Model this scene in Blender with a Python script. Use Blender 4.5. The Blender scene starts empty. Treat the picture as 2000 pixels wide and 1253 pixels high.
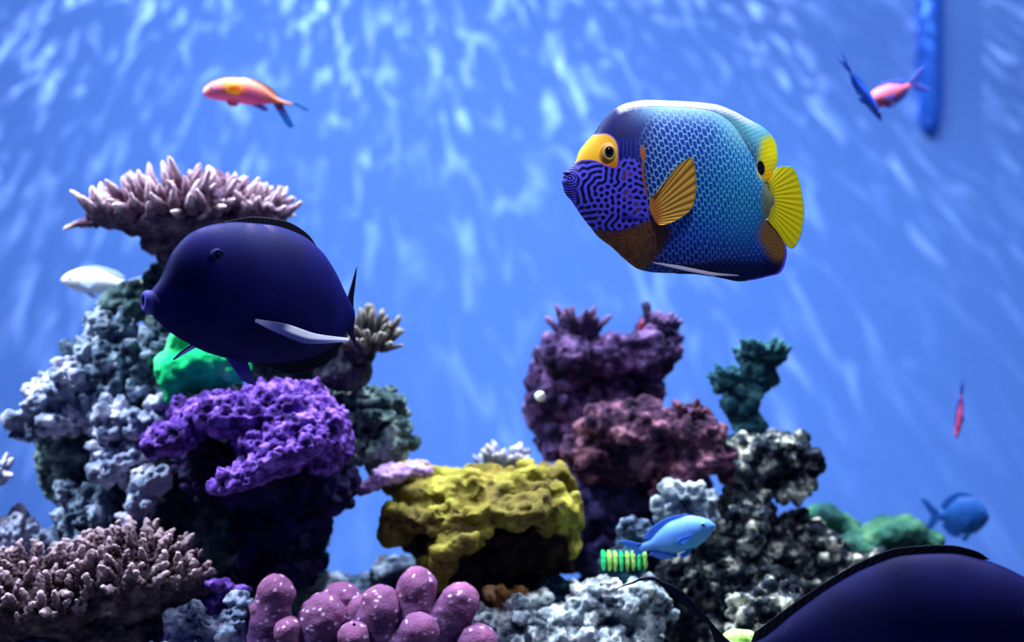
import bpy, bmesh, math, random
import numpy as np
from mathutils import Vector, Matrix, Quaternion

rng = random.Random(7)
C = bpy.context.scene.collection
SC = bpy.context.scene

# ------------------------------------------------------------------ camera, light, exposure
F = 2880.0            # focal length in pixels of the 2000 px wide frame
CZ = 0.75             # camera height over the tank floor
D0 = 1.5              # distance of the angelfish
WALL_Y = 3.2


def P(px, py, d):
    return Vector(((px - 1000.0) / F * d, d, CZ - (py - 626.5) / F * d))


cam_d = bpy.data.cameras.new('camera')
cam_d.sensor_width = 36.0
cam_d.lens = F / 2000.0 * 36.0
cam_d.clip_start = 0.05
cam_d.dof.use_dof = True
cam_d.dof.focus_distance = D0
cam_d.dof.aperture_fstop = 2.5
cam = bpy.data.objects.new('camera', cam_d)
C.objects.link(cam)
cam.location = (0, 0, CZ)
cam.rotation_euler = (math.pi / 2, 0, 0)
SC.camera = cam

SC.view_settings.view_transform = 'Standard'
SC.view_settings.look = 'None'
SC.view_settings.gamma = 1.0
SC.view_settings.use_curve_mapping = False
SC.view_settings.exposure = 0.0
SC.cycles.use_denoising = True

world = bpy.data.worlds.new('world')
SC.world = world
world.use_nodes = True
wb = world.node_tree.nodes['Background']
wb.inputs[0].default_value = (0.03, 0.10, 1.0, 1)
wb.inputs[1].default_value = 0.11


def area(name, loc, target, sx, sy, power, col, spread=180):
    l = bpy.data.lights.new(name, 'AREA')
    l.shape = 'RECTANGLE'
    l.size = sx
    l.size_y = sy
    l.energy = power
    l.color = col
    l.spread = math.radians(spread)
    o = bpy.data.objects.new(name, l)
    C.objects.link(o)
    o.location = loc
    o.rotation_euler = (Vector(target) - Vector(loc)).to_track_quat('-Z', 'Y').to_euler()
    return o


# lamps over the tank: a bank over the reef and a wash for the back wall
area('reef_lamp', (0.25, 1.92, 2.3), (0.2, 1.82, 0.5), 1.9, 0.22, 56.0, (0.72, 0.86, 1.0), 120)
area('side_lamp', (-1.25, 1.55, 2.05), (-0.45, 1.80, 0.55), 0.5, 0.3, 15.0, (0.72, 0.87, 1.0), 70)
fill_spot = bpy.data.lights.new('angelfish_fill_spot', 'SPOT')  # added fill spot out of view, brightens the angelfish's flank
fill_spot.energy = 44.0
fill_spot.spot_size = math.radians(21)
fill_spot.spot_blend = 0.55
fill_spot.shadow_soft_size = 0.08
fill_spot.color = (0.82, 0.88, 1.0)
fill_spot_ob = bpy.data.objects.new('angelfish_fill_spot', fill_spot)
C.objects.link(fill_spot_ob)
fill_spot_ob.location = (0.30, 0.75, 2.0)
fill_spot_ob.rotation_euler = (Vector((0.19, 1.5, 0.88)) - fill_spot_ob.location).to_track_quat('-Z', 'Y').to_euler()
area('wall_lamp', (0.0, 1.95, 3.0), (0.0, 3.2, 0.55), 3.6, 0.4, 66.0, (0.84, 0.90, 1.0), 170)

# rippling light: a lamp whose rays pass a choppy water surface (pattern laid out on a level plane)
rip = bpy.data.lights.new('ripple_lamp', 'POINT')
rip.energy = 36.0
rip.shadow_soft_size = 0.0
rip.color = (1.0, 0.78, 0.62)
ripo = bpy.data.objects.new('ripple_lamp', rip)
C.objects.link(ripo)
ripo.location = (-0.35, 2.82, 2.6)
rip.use_nodes = True
nt = rip.node_tree
em = nt.nodes['Emission']
tc = nt.nodes.new('ShaderNodeTexCoord')
sep = nt.nodes.new('ShaderNodeSeparateXYZ')
nt.links.new(tc.outputs['Normal'], sep.inputs[0])


def lmath(op, a, b=None):
    n = nt.nodes.new('ShaderNodeMath')
    n.operation = op
    for i, v in enumerate((a, b)):
        if v is None:
            continue
        if isinstance(v, (int, float)):
            n.inputs[i].default_value = v
        else:
            nt.links.new(v, n.inputs[i])
    return n.outputs[0]


ua = lmath('DIVIDE', sep.outputs[0], sep.outputs[2])
ub = lmath('DIVIDE', sep.outputs[1], sep.outputs[2])
cmb = nt.nodes.new('ShaderNodeCombineXYZ')
nt.links.new(ua, cmb.inputs[0])
nt.links.new(lmath('MULTIPLY', ub, 1.7), cmb.inputs[1])
no1 = nt.nodes.new('ShaderNodeTexNoise')
no1.inputs['Scale'].default_value = 38.0
no1.inputs['Detail'].default_value = 2.0
no1.inputs['Distortion'].default_value = 0.6
nt.links.new(cmb.outputs[0], no1.inputs['Vector'])
no2 = nt.nodes.new('ShaderNodeTexNoise')
no2.inputs['Scale'].default_value = 7.0
nt.links.new(cmb.outputs[0], no2.inputs['Vector'])
a1 = lmath('MAXIMUM', lmath('SUBTRACT', no1.outputs['Fac'], 0.47), 0.0)
a1 = lmath('POWER', lmath('MULTIPLY', a1, 5.0), 1.6)
a2 = lmath('ADD', lmath('MULTIPLY', lmath('MAXIMUM', lmath('SUBTRACT', no2.outputs['Fac'], 0.35), 0.0), 3.0), 0.15)
nt.links.new(lmath('MULTIPLY', lmath('MULTIPLY', a1, a2), 26.0), em.inputs['Strength'])


# ------------------------------------------------------------------ helpers
def lin(r, g, b):
    def f(c):
        c = c / 255.0
        return c / 12.92 if c <= 0.04045 else ((c + 0.055) / 1.055) ** 2.4
    return np.array([f(r), f(g), f(b)])


def tag(o, label=None, cat=None, group=None, kind=None):
    if label:
        o['label'] = label
    if cat:
        o['category'] = cat
    if group:
        o['group'] = group
    if kind:
        o['kind'] = kind
    return o


def empty(name, loc):
    o = bpy.data.objects.new(name, None)
    o.empty_display_size = 0.02
    C.objects.link(o)
    o.location = loc
    return o


def link(name, me, mat, parent=None, loc=None):
    o = bpy.data.objects.new(name, me)
    C.objects.link(o)
    if mat is not None and not me.materials:
        me.materials.append(mat)
    if parent is not None:
        o.parent = parent
    if loc is not None:
        o.location = loc
    return o


def mesh_np(name, v, quads, tris=None, col=None, smooth=True):
    me = bpy.data.meshes.new(name)
    nq = len(quads)
    ntr = 0 if tris is None else len(tris)
    me.vertices.add(len(v))
    me.vertices.foreach_set('co', np.asarray(v, dtype=np.float32).ravel())
    loops = np.asarray(quads, dtype=np.int32).ravel()
    starts = np.arange(nq, dtype=np.int32) * 4
    if ntr:
        loops = np.concatenate([loops, np.asarray(tris, dtype=np.int32).ravel()])
        starts = np.concatenate([starts, nq * 4 + np.arange(ntr, dtype=np.int32) * 3])
    me.loops.add(len(loops))
    me.loops.foreach_set('vertex_index', loops)
    me.polygons.add(nq + ntr)
    me.polygons.foreach_set('loop_start', starts)
    me.update(calc_edges=True)
    me.validate()
    if col is not None:
        ca = me.color_attributes.new('Col', 'FLOAT_COLOR', 'POINT')
        c4 = np.ones((len(v), 4), dtype=np.float32)
        c4[:, :3] = col
        ca.data.foreach_set('color', c4.ravel())
    if smooth:
        me.polygons.foreach_set('use_smooth', np.ones(nq + ntr, dtype=bool))
    me.update()
    return me


def pchip(xk, yk, x):
    xk = np.asarray(xk, float)
    yk = np.asarray(yk, float)
    h = np.diff(xk)
    dl = np.diff(yk) / h
    m = np.zeros_like(xk)
    for i in range(1, len(xk) - 1):
        if dl[i - 1] * dl[i] > 0:
            w1 = 2 * h[i] + h[i - 1]
            w2 = h[i] + 2 * h[i - 1]
            m[i] = (w1 + w2) / (w1 / dl[i - 1] + w2 / dl[i])
    m[0] = dl[0]
    m[-1] = dl[-1]
    x = np.clip(x, xk[0], xk[-1])
    i = np.clip(np.searchsorted(xk, x) - 1, 0, len(h) - 1)
    t = (x - xk[i]) / h[i]
    return ((1 + 2 * t) * (1 - t) ** 2 * yk[i] + t * (1 - t) ** 2 * h[i] * m[i]
            + t * t * (3 - 2 * t) * yk[i + 1] + t * t * (t - 1) * h[i] * m[i + 1])


def curve(pts, n):
    p = np.asarray(pts, float)
    c = np.concatenate([[0], np.cumsum(np.linalg.norm(np.diff(p, axis=0), axis=1))])
    c = c / c[-1]
    u = np.linspace(0, 1, n)
    return np.stack([pchip(c, p[:, k], u) for k in range(p.shape[1])], axis=1)


def sstep(a, b, x):
    t = np.clip((x - a) / (b - a), 0, 1)
    return t * t * (3 - 2 * t)


def mixc(a, b, t):
    return a * (1 - t)[:, None] + b * t[:, None]


def _h(ix, iy, iz, s):
    with np.errstate(over='ignore'):
        h = (ix.astype(np.uint32) * np.uint32(374761393) + iy.astype(np.uint32) * np.uint32(668265263)
             + iz.astype(np.uint32) * np.uint32(2147483647) + np.uint32((s * 974711 + 12345) & 0xffffffff))
        h = (h ^ (h >> np.uint32(13))) * np.uint32(1274126177)
        h = (h ^ (h >> np.uint32(16))) * np.uint32(2246822519)
        h = h ^ (h >> np.uint32(15))
    return h.astype(np.float64) / 4294967295.0


def vnoise(p, s=0):
    i = np.floor(p).astype(np.int64)
    f = p - i
    f = f * f * f * (f * (f * 6 - 15) + 10)
    r = 0
    for a in (0, 1):
        for b in (0, 1):
            for c in (0, 1):
                w = (f[:, 0] if a else 1 - f[:, 0]) * (f[:, 1] if b else 1 - f[:, 1]) * (f[:, 2] if c else 1 - f[:, 2])
                r = r + w * _h(i[:, 0] + a, i[:, 1] + b, i[:, 2] + c, s)
    return r * 2 - 1


def fbm(p, s=0, o=3):
    r = 0
    a = 1.0
    for k in range(o):
        r = r + a * vnoise(p * 2.03 ** k + 17.3 * k, s + k)
        a *= 0.5
    return r


def worley(p, s=0):
    i = np.floor(p).astype(np.int64)
    f1 = np.full(len(p), 9.0)
    f2 = np.full(len(p), 9.0)
    for a in (-1, 0, 1):
        for b in (-1, 0, 1):
            for c in (-1, 0, 1):
                x, y, z = i[:, 0] + a, i[:, 1] + b, i[:, 2] + c
                q = np.stack([x + _h(x, y, z, s), y + _h(x, y, z, s + 31), z + _h(x, y, z, s + 57)], axis=1)
                d = np.linalg.norm(p - q, axis=1)
                f2 = np.minimum(f2, np.maximum(f1, d))
                f1 = np.minimum(f1, d)
    return f1, f2


# ------------------------------------------------------------------ materials
def nodes_of(name):
    m = bpy.data.materials.new(name)
    m.use_nodes = True
    t = m.node_tree
    return m, t, t.nodes['Principled BSDF']


def rockmat(name, cols, scale=30.0, bump=0.6, rough=0.9, fine=160.0, stops=(0.36, 0.5, 0.64), spec=0.15):
    m, t, b = nodes_of(name)
    tc = t.nodes.new('ShaderNodeTexCoord')
    n = t.nodes.new('ShaderNodeTexNoise')
    n.inputs['Scale'].default_value = scale
    n.inputs['Detail'].default_value = 6.0
    n.inputs['Roughness'].default_value = 0.6
    t.links.new(tc.outputs['Object'], n.inputs['Vector'])
    r = t.nodes.new('ShaderNodeValToRGB')
    r.color_ramp.elements[0].position = stops[0]
    r.color_ramp.elements[1].position = stops[2]
    r.color_ramp.elements.new(stops[1])
    for e, c in zip(r.color_ramp.elements, cols):
        e.color = (*lin(*c), 1)
    t.links.new(n.outputs['Fac'], r.inputs['Fac'])
    t.links.new(r.outputs['Color'], b.inputs['Base Color'])
    n2 = t.nodes.new('ShaderNodeTexNoise')
    n2.inputs['Scale'].default_value = fine
    n2.inputs['Detail'].default_value = 4.0
    t.links.new(tc.outputs['Object'], n2.inputs['Vector'])
    bp = t.nodes.new('ShaderNodeBump')
    bp.inputs['Strength'].default_value = bump
    bp.inputs['Distance'].default_value = 0.003
    t.links.new(n2.outputs['Fac'], bp.inputs['Height'])
    t.links.new(bp.outputs['Normal'], b.inputs['Normal'])
    b.inputs['Roughness'].default_value = rough
    b.inputs['Specular IOR Level'].default_value = spec
    return m


def vcolmat(name, rough=0.5, spec=0.3, bump=0.0, fine=300.0, sheen=0.0, sheen_col=(0.3, 0.3, 1), trans=0.0):
    m, t, b = nodes_of(name)
    a = t.nodes.new('ShaderNodeAttribute')
    a.attribute_name = 'Col'
    t.links.new(a.outputs['Color'], b.inputs['Base Color'])
    b.inputs['Roughness'].default_value = rough
    b.inputs['Specular IOR Level'].default_value = spec
    if trans:
        tr = t.nodes.new('ShaderNodeBsdfTranslucent')
        t.links.new(a.outputs['Color'], tr.inputs['Color'])
        ms = t.nodes.new('ShaderNodeMixShader')
        ms.inputs[0].default_value = trans
        t.links.new(b.outputs[0], ms.inputs[1])
        t.links.new(tr.outputs[0], ms.inputs[2])
        t.links.new(ms.outputs[0], t.nodes['Material Output'].inputs['Surface'])
    if sheen:
        b.inputs['Sheen Weight'].default_value = sheen
        b.inputs['Sheen Roughness'].default_value = 0.45
        b.inputs['Sheen Tint'].default_value = (*sheen_col, 1)
    if bump:
        tc = t.nodes.new('ShaderNodeTexCoord')
        n2 = t.nodes.new('ShaderNodeTexNoise')
        n2.inputs['Scale'].default_value = fine
        n2.inputs['Detail'].default_value = 3.0
        t.links.new(tc.outputs['Object'], n2.inputs['Vector'])
        bp = t.nodes.new('ShaderNodeBump')
        bp.inputs['Strength'].default_value = bump
        bp.inputs['Distance'].default_value = 0.002
        t.links.new(n2.outputs['Fac'], bp.inputs['Height'])
        t.links.new(bp.outputs['Normal'], b.inputs['Normal'])
    return m


def plain(name, c, rough=0.6, spec=0.3):
    m, t, b = nodes_of(name)
    tc = t.nodes.new('ShaderNodeTexCoord')
    n = t.nodes.new('ShaderNodeTexNoise')
    n.inputs['Scale'].default_value = 90.0
    t.links.new(tc.outputs['Object'], n.inputs['Vector'])
    mx = t.nodes.new('ShaderNodeMix')
    mx.data_type = 'RGBA'
    lc = lin(*c)
    mx.inputs['A'].default_value = (*(lc * 0.85), 1)
    mx.inputs['B'].default_value = (*(np.minimum(lc * 1.12, 1)), 1)
    t.links.new(n.outputs['Fac'], mx.inputs['Factor'])
    t.links.new(mx.outputs['Result'], b.inputs['Base Color'])
    b.inputs['Roughness'].default_value = rough
    b.inputs['Specular IOR Level'].default_value = spec
    return m


M_WALL = plain('blue_wall_paint', (96, 144, 235), 0.85, 0.1)
M_PIPE = plain('blue_pipe', (40, 104, 226), 0.6, 0.2)
M_SAND = rockmat('sand', [(70, 76, 92), (100, 104, 112), (130, 130, 130)], 60, 0.3)
M_GREY = rockmat('grey_live_rock', [(20, 32, 52), (70, 86, 108), (160, 172, 194)], 34, 0.9)
M_PALE = rockmat('pale_live_rock', [(40, 54, 80), (112, 124, 154), (196, 194, 218)], 30, 0.9, stops=(0.3, 0.45, 0.6))
M_GREEN_ROCK = rockmat('greenish_rock', [(34, 52, 62), (78, 102, 104), (150, 168, 158)], 36, 0.9)
M_SPECK = rockmat('speckled_rock', [(16, 20, 36), (60, 70, 78), (216, 214, 196)], 42, 1.0, stops=(0.44, 0.53, 0.64))
M_WHITE = rockmat('white_rock', [(34, 46, 66), (140, 152, 164), (222, 226, 226)], 36, 1.0, stops=(0.36, 0.48, 0.62))
M_PURPLE = rockmat('violet_coral_skin', [(30, 14, 62), (84, 48, 138), (146, 102, 204)], 55, 0.9)
M_PLUM = rockmat('plum_coral_skin', [(20, 14, 40), (54, 38, 78), (130, 96, 150)], 34, 0.8)
M_MAROON = rockmat('maroon_coral_skin', [(24, 14, 34), (66, 38, 62), (144, 96, 114)], 40, 0.8)
M_YELLOW = rockmat('olive_yellow_coral_skin', [(74, 54, 42), (114, 102, 42), (156, 148, 60)], 16, 0.6, stops=(0.3, 0.48, 0.64))
M_EMERALD = rockmat('emerald_coral_skin', [(0, 126, 84), (16, 210, 118), (110, 250, 160)], 22, 0.4, stops=(0.3, 0.5, 0.7))
M_TEAL = rockmat('dark_teal_coral_skin', [(12, 34, 54), (22, 60, 76), (64, 108, 114)], 40, 0.8)
M_MOSS = rockmat('moss_green_coral_skin', [(18, 50, 58), (40, 88, 76), (74, 122, 92)], 26, 0.7)
M_LAV = rockmat('lavender_coral_skin', [(120, 90, 150), (186, 150, 210), (226, 200, 238)], 50, 0.7)
M_OCHRE = rockmat('ochre_rock', [(86, 56, 30), (150, 104, 56), (196, 164, 120)], 36, 0.8)
M_LIME = rockmat('lime_coral_skin', [(120, 190, 70), (176, 232, 110), (220, 250, 160)], 60, 0.3)
M_BRANCH = vcolmat('branch_coral_skin', 0.85, 0.15, 0.5, 350)
M_FINGER = vcolmat('finger_coral_skin', 0.8, 0.2, 0.6, 500)
M_FISH = vcolmat('fish_skin', 0.5, 0.2)
M_FIN = vcolmat('fin_membrane', 0.5, 0.25, trans=0.4)
M_TAIL = vcolmat('tail_membrane', 0.55, 0.15, trans=0.1)
M_DARKFISH = vcolmat('dark_fish_skin', 0.6, 0.08, 0.15, 700, 0.0)
M_PUPIL = plain('pupil', (3, 3, 8), 0.15, 0.6)


# ------------------------------------------------------------------ lumps of rock and coral
def bl(px, py, rx, ry, dy=0.0, rd=None, rot=0.0):
    return (px, py, rx, ry, dy, rd if rd is not None else 0.5 * (rx + ry) * 0.95, rot)


def lump(name, blobs, d, mat, disp, vs=3.2, smooth=3, seed=1, parent=None, root=None, keep=False):
    """ellipsoids in pixel units fused by a voxel remesh, then displaced; one mesh object"""
    s = d / F
    blobs = [bl(*b) for b in blobs]
    cx = sum(b[0] for b in blobs) / len(blobs)
    by = max(b[1] + b[3] for b in blobs)
    bm = bmesh.new()
    for (px, py, rx, ry, dy, rd, rot) in blobs:
        m = (Matrix.Translation((px - cx, dy, by - py)) @ Matrix.Rotation(math.radians(rot), 4, 'Y')
             @ Matrix.Diagonal((rx, rd, ry, 1)))
        bmesh.ops.create_icosphere(bm, subdivisions=3, radius=1.0, matrix=m)
    me = bpy.data.meshes.new('tmp')
    bm.to_mesh(me)
    bm.free()
    ob = bpy.data.objects.new('tmp', me)
    C.objects.link(ob)
    md = ob.modifiers.new('r', 'REMESH')
    md.mode = 'VOXEL'
    md.voxel_size = vs
    md.adaptivity = 0.0
    dg = bpy.context.evaluated_depsgraph_get()
    me2 = bpy.data.meshes.new_from_object(ob.evaluated_get(dg))
    bpy.data.objects.remove(ob)
    bpy.data.meshes.remove(me)
    n = len(me2.vertices)
    v = np.empty(n * 3, dtype=np.float32)
    me2.vertices.foreach_get('co', v)
    v = v.reshape(-1, 3).astype(float)
    e = np.empty(len(me2.edges) * 2, dtype=np.int32)
    me2.edges.foreach_get('vertices', e)
    e = e.reshape(-1, 2)
    deg = np.bincount(e.ravel(), minlength=n)[:, None]

    def relax(v, k, f=0.6):
        for _ in range(k):
            acc = np.stack([np.bincount(e[:, 0], v[e[:, 1], c], n) + np.bincount(e[:, 1], v[e[:, 0], c], n) for c in range(3)], axis=1)
            v = v + f * (acc / np.maximum(deg, 1) - v)
        return v

    v = relax(v, smooth)
    off = np.array([seed * 13.7, seed * 5.1, seed * 9.3])
    for (kind, size, amp, up) in disp:
        me2.vertices.foreach_set('co', v.astype(np.float32).ravel())
        me2.update()
        nn = np.empty(n * 3, dtype=np.float32)
        me2.vertex_normals.foreach_get('vector', nn)
        nn = nn.reshape(-1, 3).astype(float)
        p = v / size + off
        if kind == 'fbm':
            h = fbm(p, seed, 3)
        elif kind == 'billow':
            h = np.abs(vnoise(p, seed)) * 2.4 - 0.7 + 0.4 * vnoise(p * 2.1, seed + 3)
        elif kind == 'cell':
            f1, f2 = worley(p, seed)
            h = 1.0 - 1.7 * f1
        elif kind == 'pit':
            f1, f2 = worley(p, seed)
            h = -sstep(0.42, 0.12, f1)
        elif kind == 'spike':
            f1, f2 = worley(p, seed)
            h = np.clip(1 - 2.2 * f1, 0, 1) ** 1.3
        w = 1.0
        if up:
            w = np.clip((1 - up) + up * (nn[:, 2] * 0.9 + 0.35), 0.0, 1.2)
        v = v + nn * (amp * h * w)[:, None] if kind not in ('spike',) else v + (nn * 0.5 + np.array([0, 0, 0.6])) * (amp * h * w)[:, None]
    v = relax(v, 1, 0.25)
    v *= s
    me2.vertices.foreach_set('co', v.astype(np.float32).ravel())
    me2.polygons.foreach_set('use_smooth', np.ones(len(me2.polygons), dtype=bool))
    me2.update()
    me2.name = name
    me2.materials.clear()
    loc = P(cx, by, d)
    if parent is not None:
        loc = loc - parent.location
    o = link(name, me2, mat, parent, loc)
    return o


ROCK = [('fbm', 60, 9, 0), ('billow', 30, 8, 0), ('cell', 17, 4.5, 0.3), ('fbm', 8, 2.0, 0)]
RUBBLE = [('fbm', 50, 9, 0), ('billow', 28, 12, 0), ('cell', 14, 3.2, 0.2), ('billow', 13, 2.6, 0), ('pit', 22, 10, 0), ('fbm', 7, 2.0, 0)]
RUFFLE = [('fbm', 70, 8, 0), ('billow', 26, 8, 0.4), ('pit', 17, 7, 0.2), ('cell', 13, 6.5, 0.7), ('fbm', 6, 2.6, 0.5)]
SMOOTH = [('fbm', 50, 7, 0), ('fbm', 22, 3, 0), ('fbm', 9, 0.8, 0)]


# ------------------------------------------------------------------ branching corals
def branch_mesh(name, seed, L, r, c_base, c_tip, nod=0.35, nseg=14, nring=16, bend=0.15, blunt=0.45, nodf=2.2):
    """one knobbly tapering coral finger along +z, unit: metres"""
    th = np.linspace(0, 2 * np.pi, nseg, endpoint=False)
    q = np.linspace(0, 1, nring)
    V = []
    for t in q:
        prof = (1 - blunt * t) if t < 0.86 else (1 - blunt * t) * math.sqrt(max(0.0, 1 - ((t - 0.86) / 0.14) ** 2))
        rad = r * max(prof, 0.02)
        x = bend * L * t * t
        V.append(np.stack([x + rad * np.cos(th), rad * np.sin(th), np.full(nseg, t * L)], axis=1))
    V = np.concatenate(V)
    f1, f2 = worley(V / r * nodf * 0.5 + seed * 7.7, seed)
    ax = np.stack([bend * L * (V[:, 2] / L) ** 2, np.zeros(len(V)), V[:, 2]], axis=1)
    out = V - ax
    k = 1 + nod * (1 - 1.8 * f1)
    V = ax + out * k[:, None]
    t = V[:, 2] / L
    col = mixc(np.tile(c_base, (len(V), 1)), np.tile(c_tip, (len(V), 1)), np.clip(sstep(0.35, 1.0, t) * 0.8 + 0.3 * (0.6 - f1), 0, 1))
    Q = []
    for i in range(nring - 1):
        for j in range(nseg):
            a = i * nseg + j
            b = i * nseg + (j + 1) % nseg
            Q.append((a, b, b + nseg, a + nseg))
    return mesh_np(name, V, Q, None, col)


def place_branch(me, mat, parent, pos, direc, scale, name='branch'):
    o = bpy.data.objects.new(name, me)
    C.objects.link(o)
    if not me.materials:
        me.materials.append(mat)
    o.parent = parent
    qd = Vector(direc).to_track_quat('Z', 'Y') @ Quaternion((0, 0, 1), rng.uniform(0, 6.28))
    o.matrix_local = Matrix.LocRotScale(Vector(pos) - parent.location, qd, Vector((scale * rng.uniform(0.85, 1.15), scale * rng.uniform(0.85, 1.15), scale * rng.uniform(0.8, 1.2))))
    return o


def colony(parent, meshes, mat, d, ell, n, sc=(0.8, 1.2), upmin=-0.1, lift=0.6, maxy=0.6, spread=1.0, sink=0.95, xr=(-1, 1)):
    """fingers over the shell of an ellipsoid ell=(px,py,rx,ry,rd,dy) given in pixel units"""
    s = d / F
    px, py, rx, ry, rd, dy = ell
    c = P(px, py, d) + Vector((0, dy * s, 0))
    k = 0
    i = 0
    while k < n and i < n * 40:
        i += 1
        g = (i * 0.6180339887) % 1.0
        z = upmin + (1 - upmin) * ((i * 0.7548776662) % 1.0)
        a = 2 * math.pi * g
        rr = math.sqrt(max(0, 1 - z * z))
        u = Vector((rr * math.cos(a), rr * math.sin(a), z))
        if u.y > maxy or not (xr[0] <= u.x <= xr[1]):
            continue
        pos = c + Vector((u.x * rx, u.y * rd, u.z * ry)) * s * sink
        nrm = Vector((u.x / rx, u.y / rd, u.z / ry)).normalized()
        dirv = (nrm * 0.5 + u * 0.5 * spread + Vector((0, 0, lift)) + Vector((rng.uniform(-.2, .2), rng.uniform(-.2, .2), rng.uniform(-.1, .2)))).normalized()
        place_branch(rng.choice(meshes), mat, parent, pos, dirv, rng.uniform(*sc))
        k += 1


# ------------------------------------------------------------------ fish
class Fish:
    """root Empty; parts laid out in pixel units of the side view (x right, y down) about a centre"""

    def __init__(self, name, label, d, cx, cy, yaw=0.0, tilt=0.0, conv=None, ox=0.0, oy=0.0, sx=1.0, flip=False, group=None):
        self.d, self.s = d, d / F
        self.root = empty(name, P(cx, cy, d))
        self.root.rotation_euler = (0, math.radians(tilt), math.radians(yaw))
        tag(self.root, label, 'fish', group)
        self.cos = math.cos(math.radians(yaw))
        self.conv = conv or (lambda p: p)
        self.cx, self.cy = ox, oy
        self.sx = sx
        self.flip = -1.0 if flip else 1.0

    def xz(self, X, Y):
        """profile coordinates -> local metres"""
        return (X - self.cx) * self.sx * self.s / self.cos * self.flip, -(Y - self.cy) * self.sx * self.s

    def body(self, top, bot, wid, colf, mat, nx=80, nt=40, nb=24, e1=2.1, e2=0.8, name='body', parent=None, end_pow=None):
        top, bot, wid = np.array(top, float), np.array(bot, float), np.array(wid, float)
        x0, x1 = max(top[0, 0], bot[0, 0]), min(top[-1, 0], bot[-1, 0])
        u = np.linspace(0, 1, nx)
        u = 0.5 * u + 0.5 * (0.5 - 0.5 * np.cos(np.pi * u))
        X = x0 + (x1 - x0) * u
        T = pchip(top[:, 0], top[:, 1], X)
        B = pchip(bot[:, 0], bot[:, 1], X)
        W = pchip(wid[:, 0], wid[:, 1], X)
        self._top, self._bot, self._wid, self._e = top, bot, wid, (e1, e2)
        tf = np.linspace(-1, 1, nt)
        tb = np.linspace(1, -1, nb)[1:-1]
        t = np.concatenate([tf, tb])
        sg = np.concatenate([-np.ones(nt), np.ones(len(tb))])
        nr = len(t)
        TT, XX = np.meshgrid(t, X)
        mid = ((T + B) / 2)[:, None]
        H = ((B - T) / 2)[:, None]
        YY = mid + H * TT
        ee = e2(X)[:, None] if callable(e2) else e2
        wy = W[:, None] * np.clip(1 - np.abs(TT) ** e1, 0, 1) ** ee * sg[None, :]
        lx, lz = self.xz(XX, YY)
        V = np.stack([lx, wy * self.sx * self.s, lz], axis=2).reshape(-1, 3)
        col = colf(XX.ravel(), YY.ravel())
        i = np.arange(nx - 1)[:, None]
        j = np.arange(nr)[None, :]
        a = i * nr + j
        b = i * nr + (j + 1) % nr
        Q = np.stack([a, a + nr, b + nr, b], axis=2).reshape(-1, 4)
        n0 = len(V)
        V = np.concatenate([V, V[:nr].mean(0, keepdims=True), V[-nr:].mean(0, keepdims=True)])
        col = np.concatenate([col, col[:1], col[-1:]])
        jj = np.arange(nr)
        t1 = np.stack([np.full(nr, n0), jj, (jj + 1) % nr], axis=1)
        t2 = np.stack([np.full(nr, n0 + 1), (nx - 1) * nr + (jj + 1) % nr, (nx - 1) * nr + jj], axis=1)
        me = mesh_np(name, V, Q, np.concatenate([t1, t2]), col)
        fix_normals(me)
        return link(name, me, mat, parent or self.root)

    def wedge(self, tip, k=0.96):
        """fin thickness that starts just under the flank and thins to the edge"""
        def f(b, VV):
            hw_ = np.array([self.halfw(x, y) for x, y in b])
            return 2 * k * hw_[:, None] * (1 - VV) + tip
        return f

    def halfw(self, X, Y):
        T = pchip(self._top[:, 0], self._top[:, 1], np.array([X]))[0]
        B = pchip(self._bot[:, 0], self._bot[:, 1], np.array([X]))[0]
        W = pchip(self._wid[:, 0], self._wid[:, 1], np.array([X]))[0]
        t = (Y - (T + B) / 2) / max((B - T) / 2, 1e-6)
        ee = self._e[1]
        ee = float(ee(np.array([X]))[0]) if callable(ee) else ee
        return W * max(0.0, 1 - abs(t) ** self._e[0]) ** ee

    def fin(self, base, edge, colf, mat, name='fin', nu=40, nv=16, th=(3.0, 0.8), yfun=None, rays=0, ray_amp=0.0, parent=None):
        b = curve(base, nu)
        e = curve(edge, nu)
        v = np.linspace(0, 1, nv)
        G = b[:, None, :] * (1 - v)[None, :, None] + e[:, None, :] * v[None, :, None]
        X, Y = G[:, :, 0], G[:, :, 1]
        U, VV = np.meshgrid(np.linspace(0, 1, nu), v, indexing='ij')
        y0 = np.zeros_like(X) if yfun is None else yfun(U, VV)
        y0 = y0 + (ray_amp * np.sin(2 * np.pi * rays * U) * np.sin(np.pi * np.clip(VV * 0.9 + 0.05, 0, 1)) if rays else 0)
        t = th(b, VV) / 2 if callable(th) else (th[0] * (1 - VV) + th[1] * VV) / 2
        lx, lz = self.xz(X, Y)
        k = self.sx * self.s
        A = np.stack([lx, (y0 - t) * k, lz], axis=2).reshape(-1, 3)
        Bk = np.stack([lx, (y0 + t) * k, lz], axis=2).reshape(-1, 3)
        n = nu * nv
        col = colf(X.ravel(), Y.ravel(), U.ravel(), VV.ravel())
        i = np.arange(nu - 1)[:, None]
        j = np.arange(nv - 1)[None, :]
        a = (i * nv + j)
        q1 = np.stack([a, a + 1, a + nv + 1, a + nv], axis=2).reshape(-1, 4)
        q2 = q1[:, ::-1] + n
        rim = []
        per = [(i2 * nv) for i2 in range(nu)] + [((nu - 1) * nv + j2) for j2 in range(1, nv)] \
            + [(i2 * nv + nv - 1) for i2 in range(nu - 2, -1, -1)] + [j2 for j2 in range(nv - 2, 0, -1)]
        for p0, p1 in zip(per, per[1:] + per[:1]):
            rim.append((p0, p1, p1 + n, p0 + n))
        me = mesh_np(name, np.concatenate([A, Bk]), np.concatenate([q1, q2, np.array(rim)]), None, np.concatenate([col, col]))
        fix_normals(me)
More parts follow.
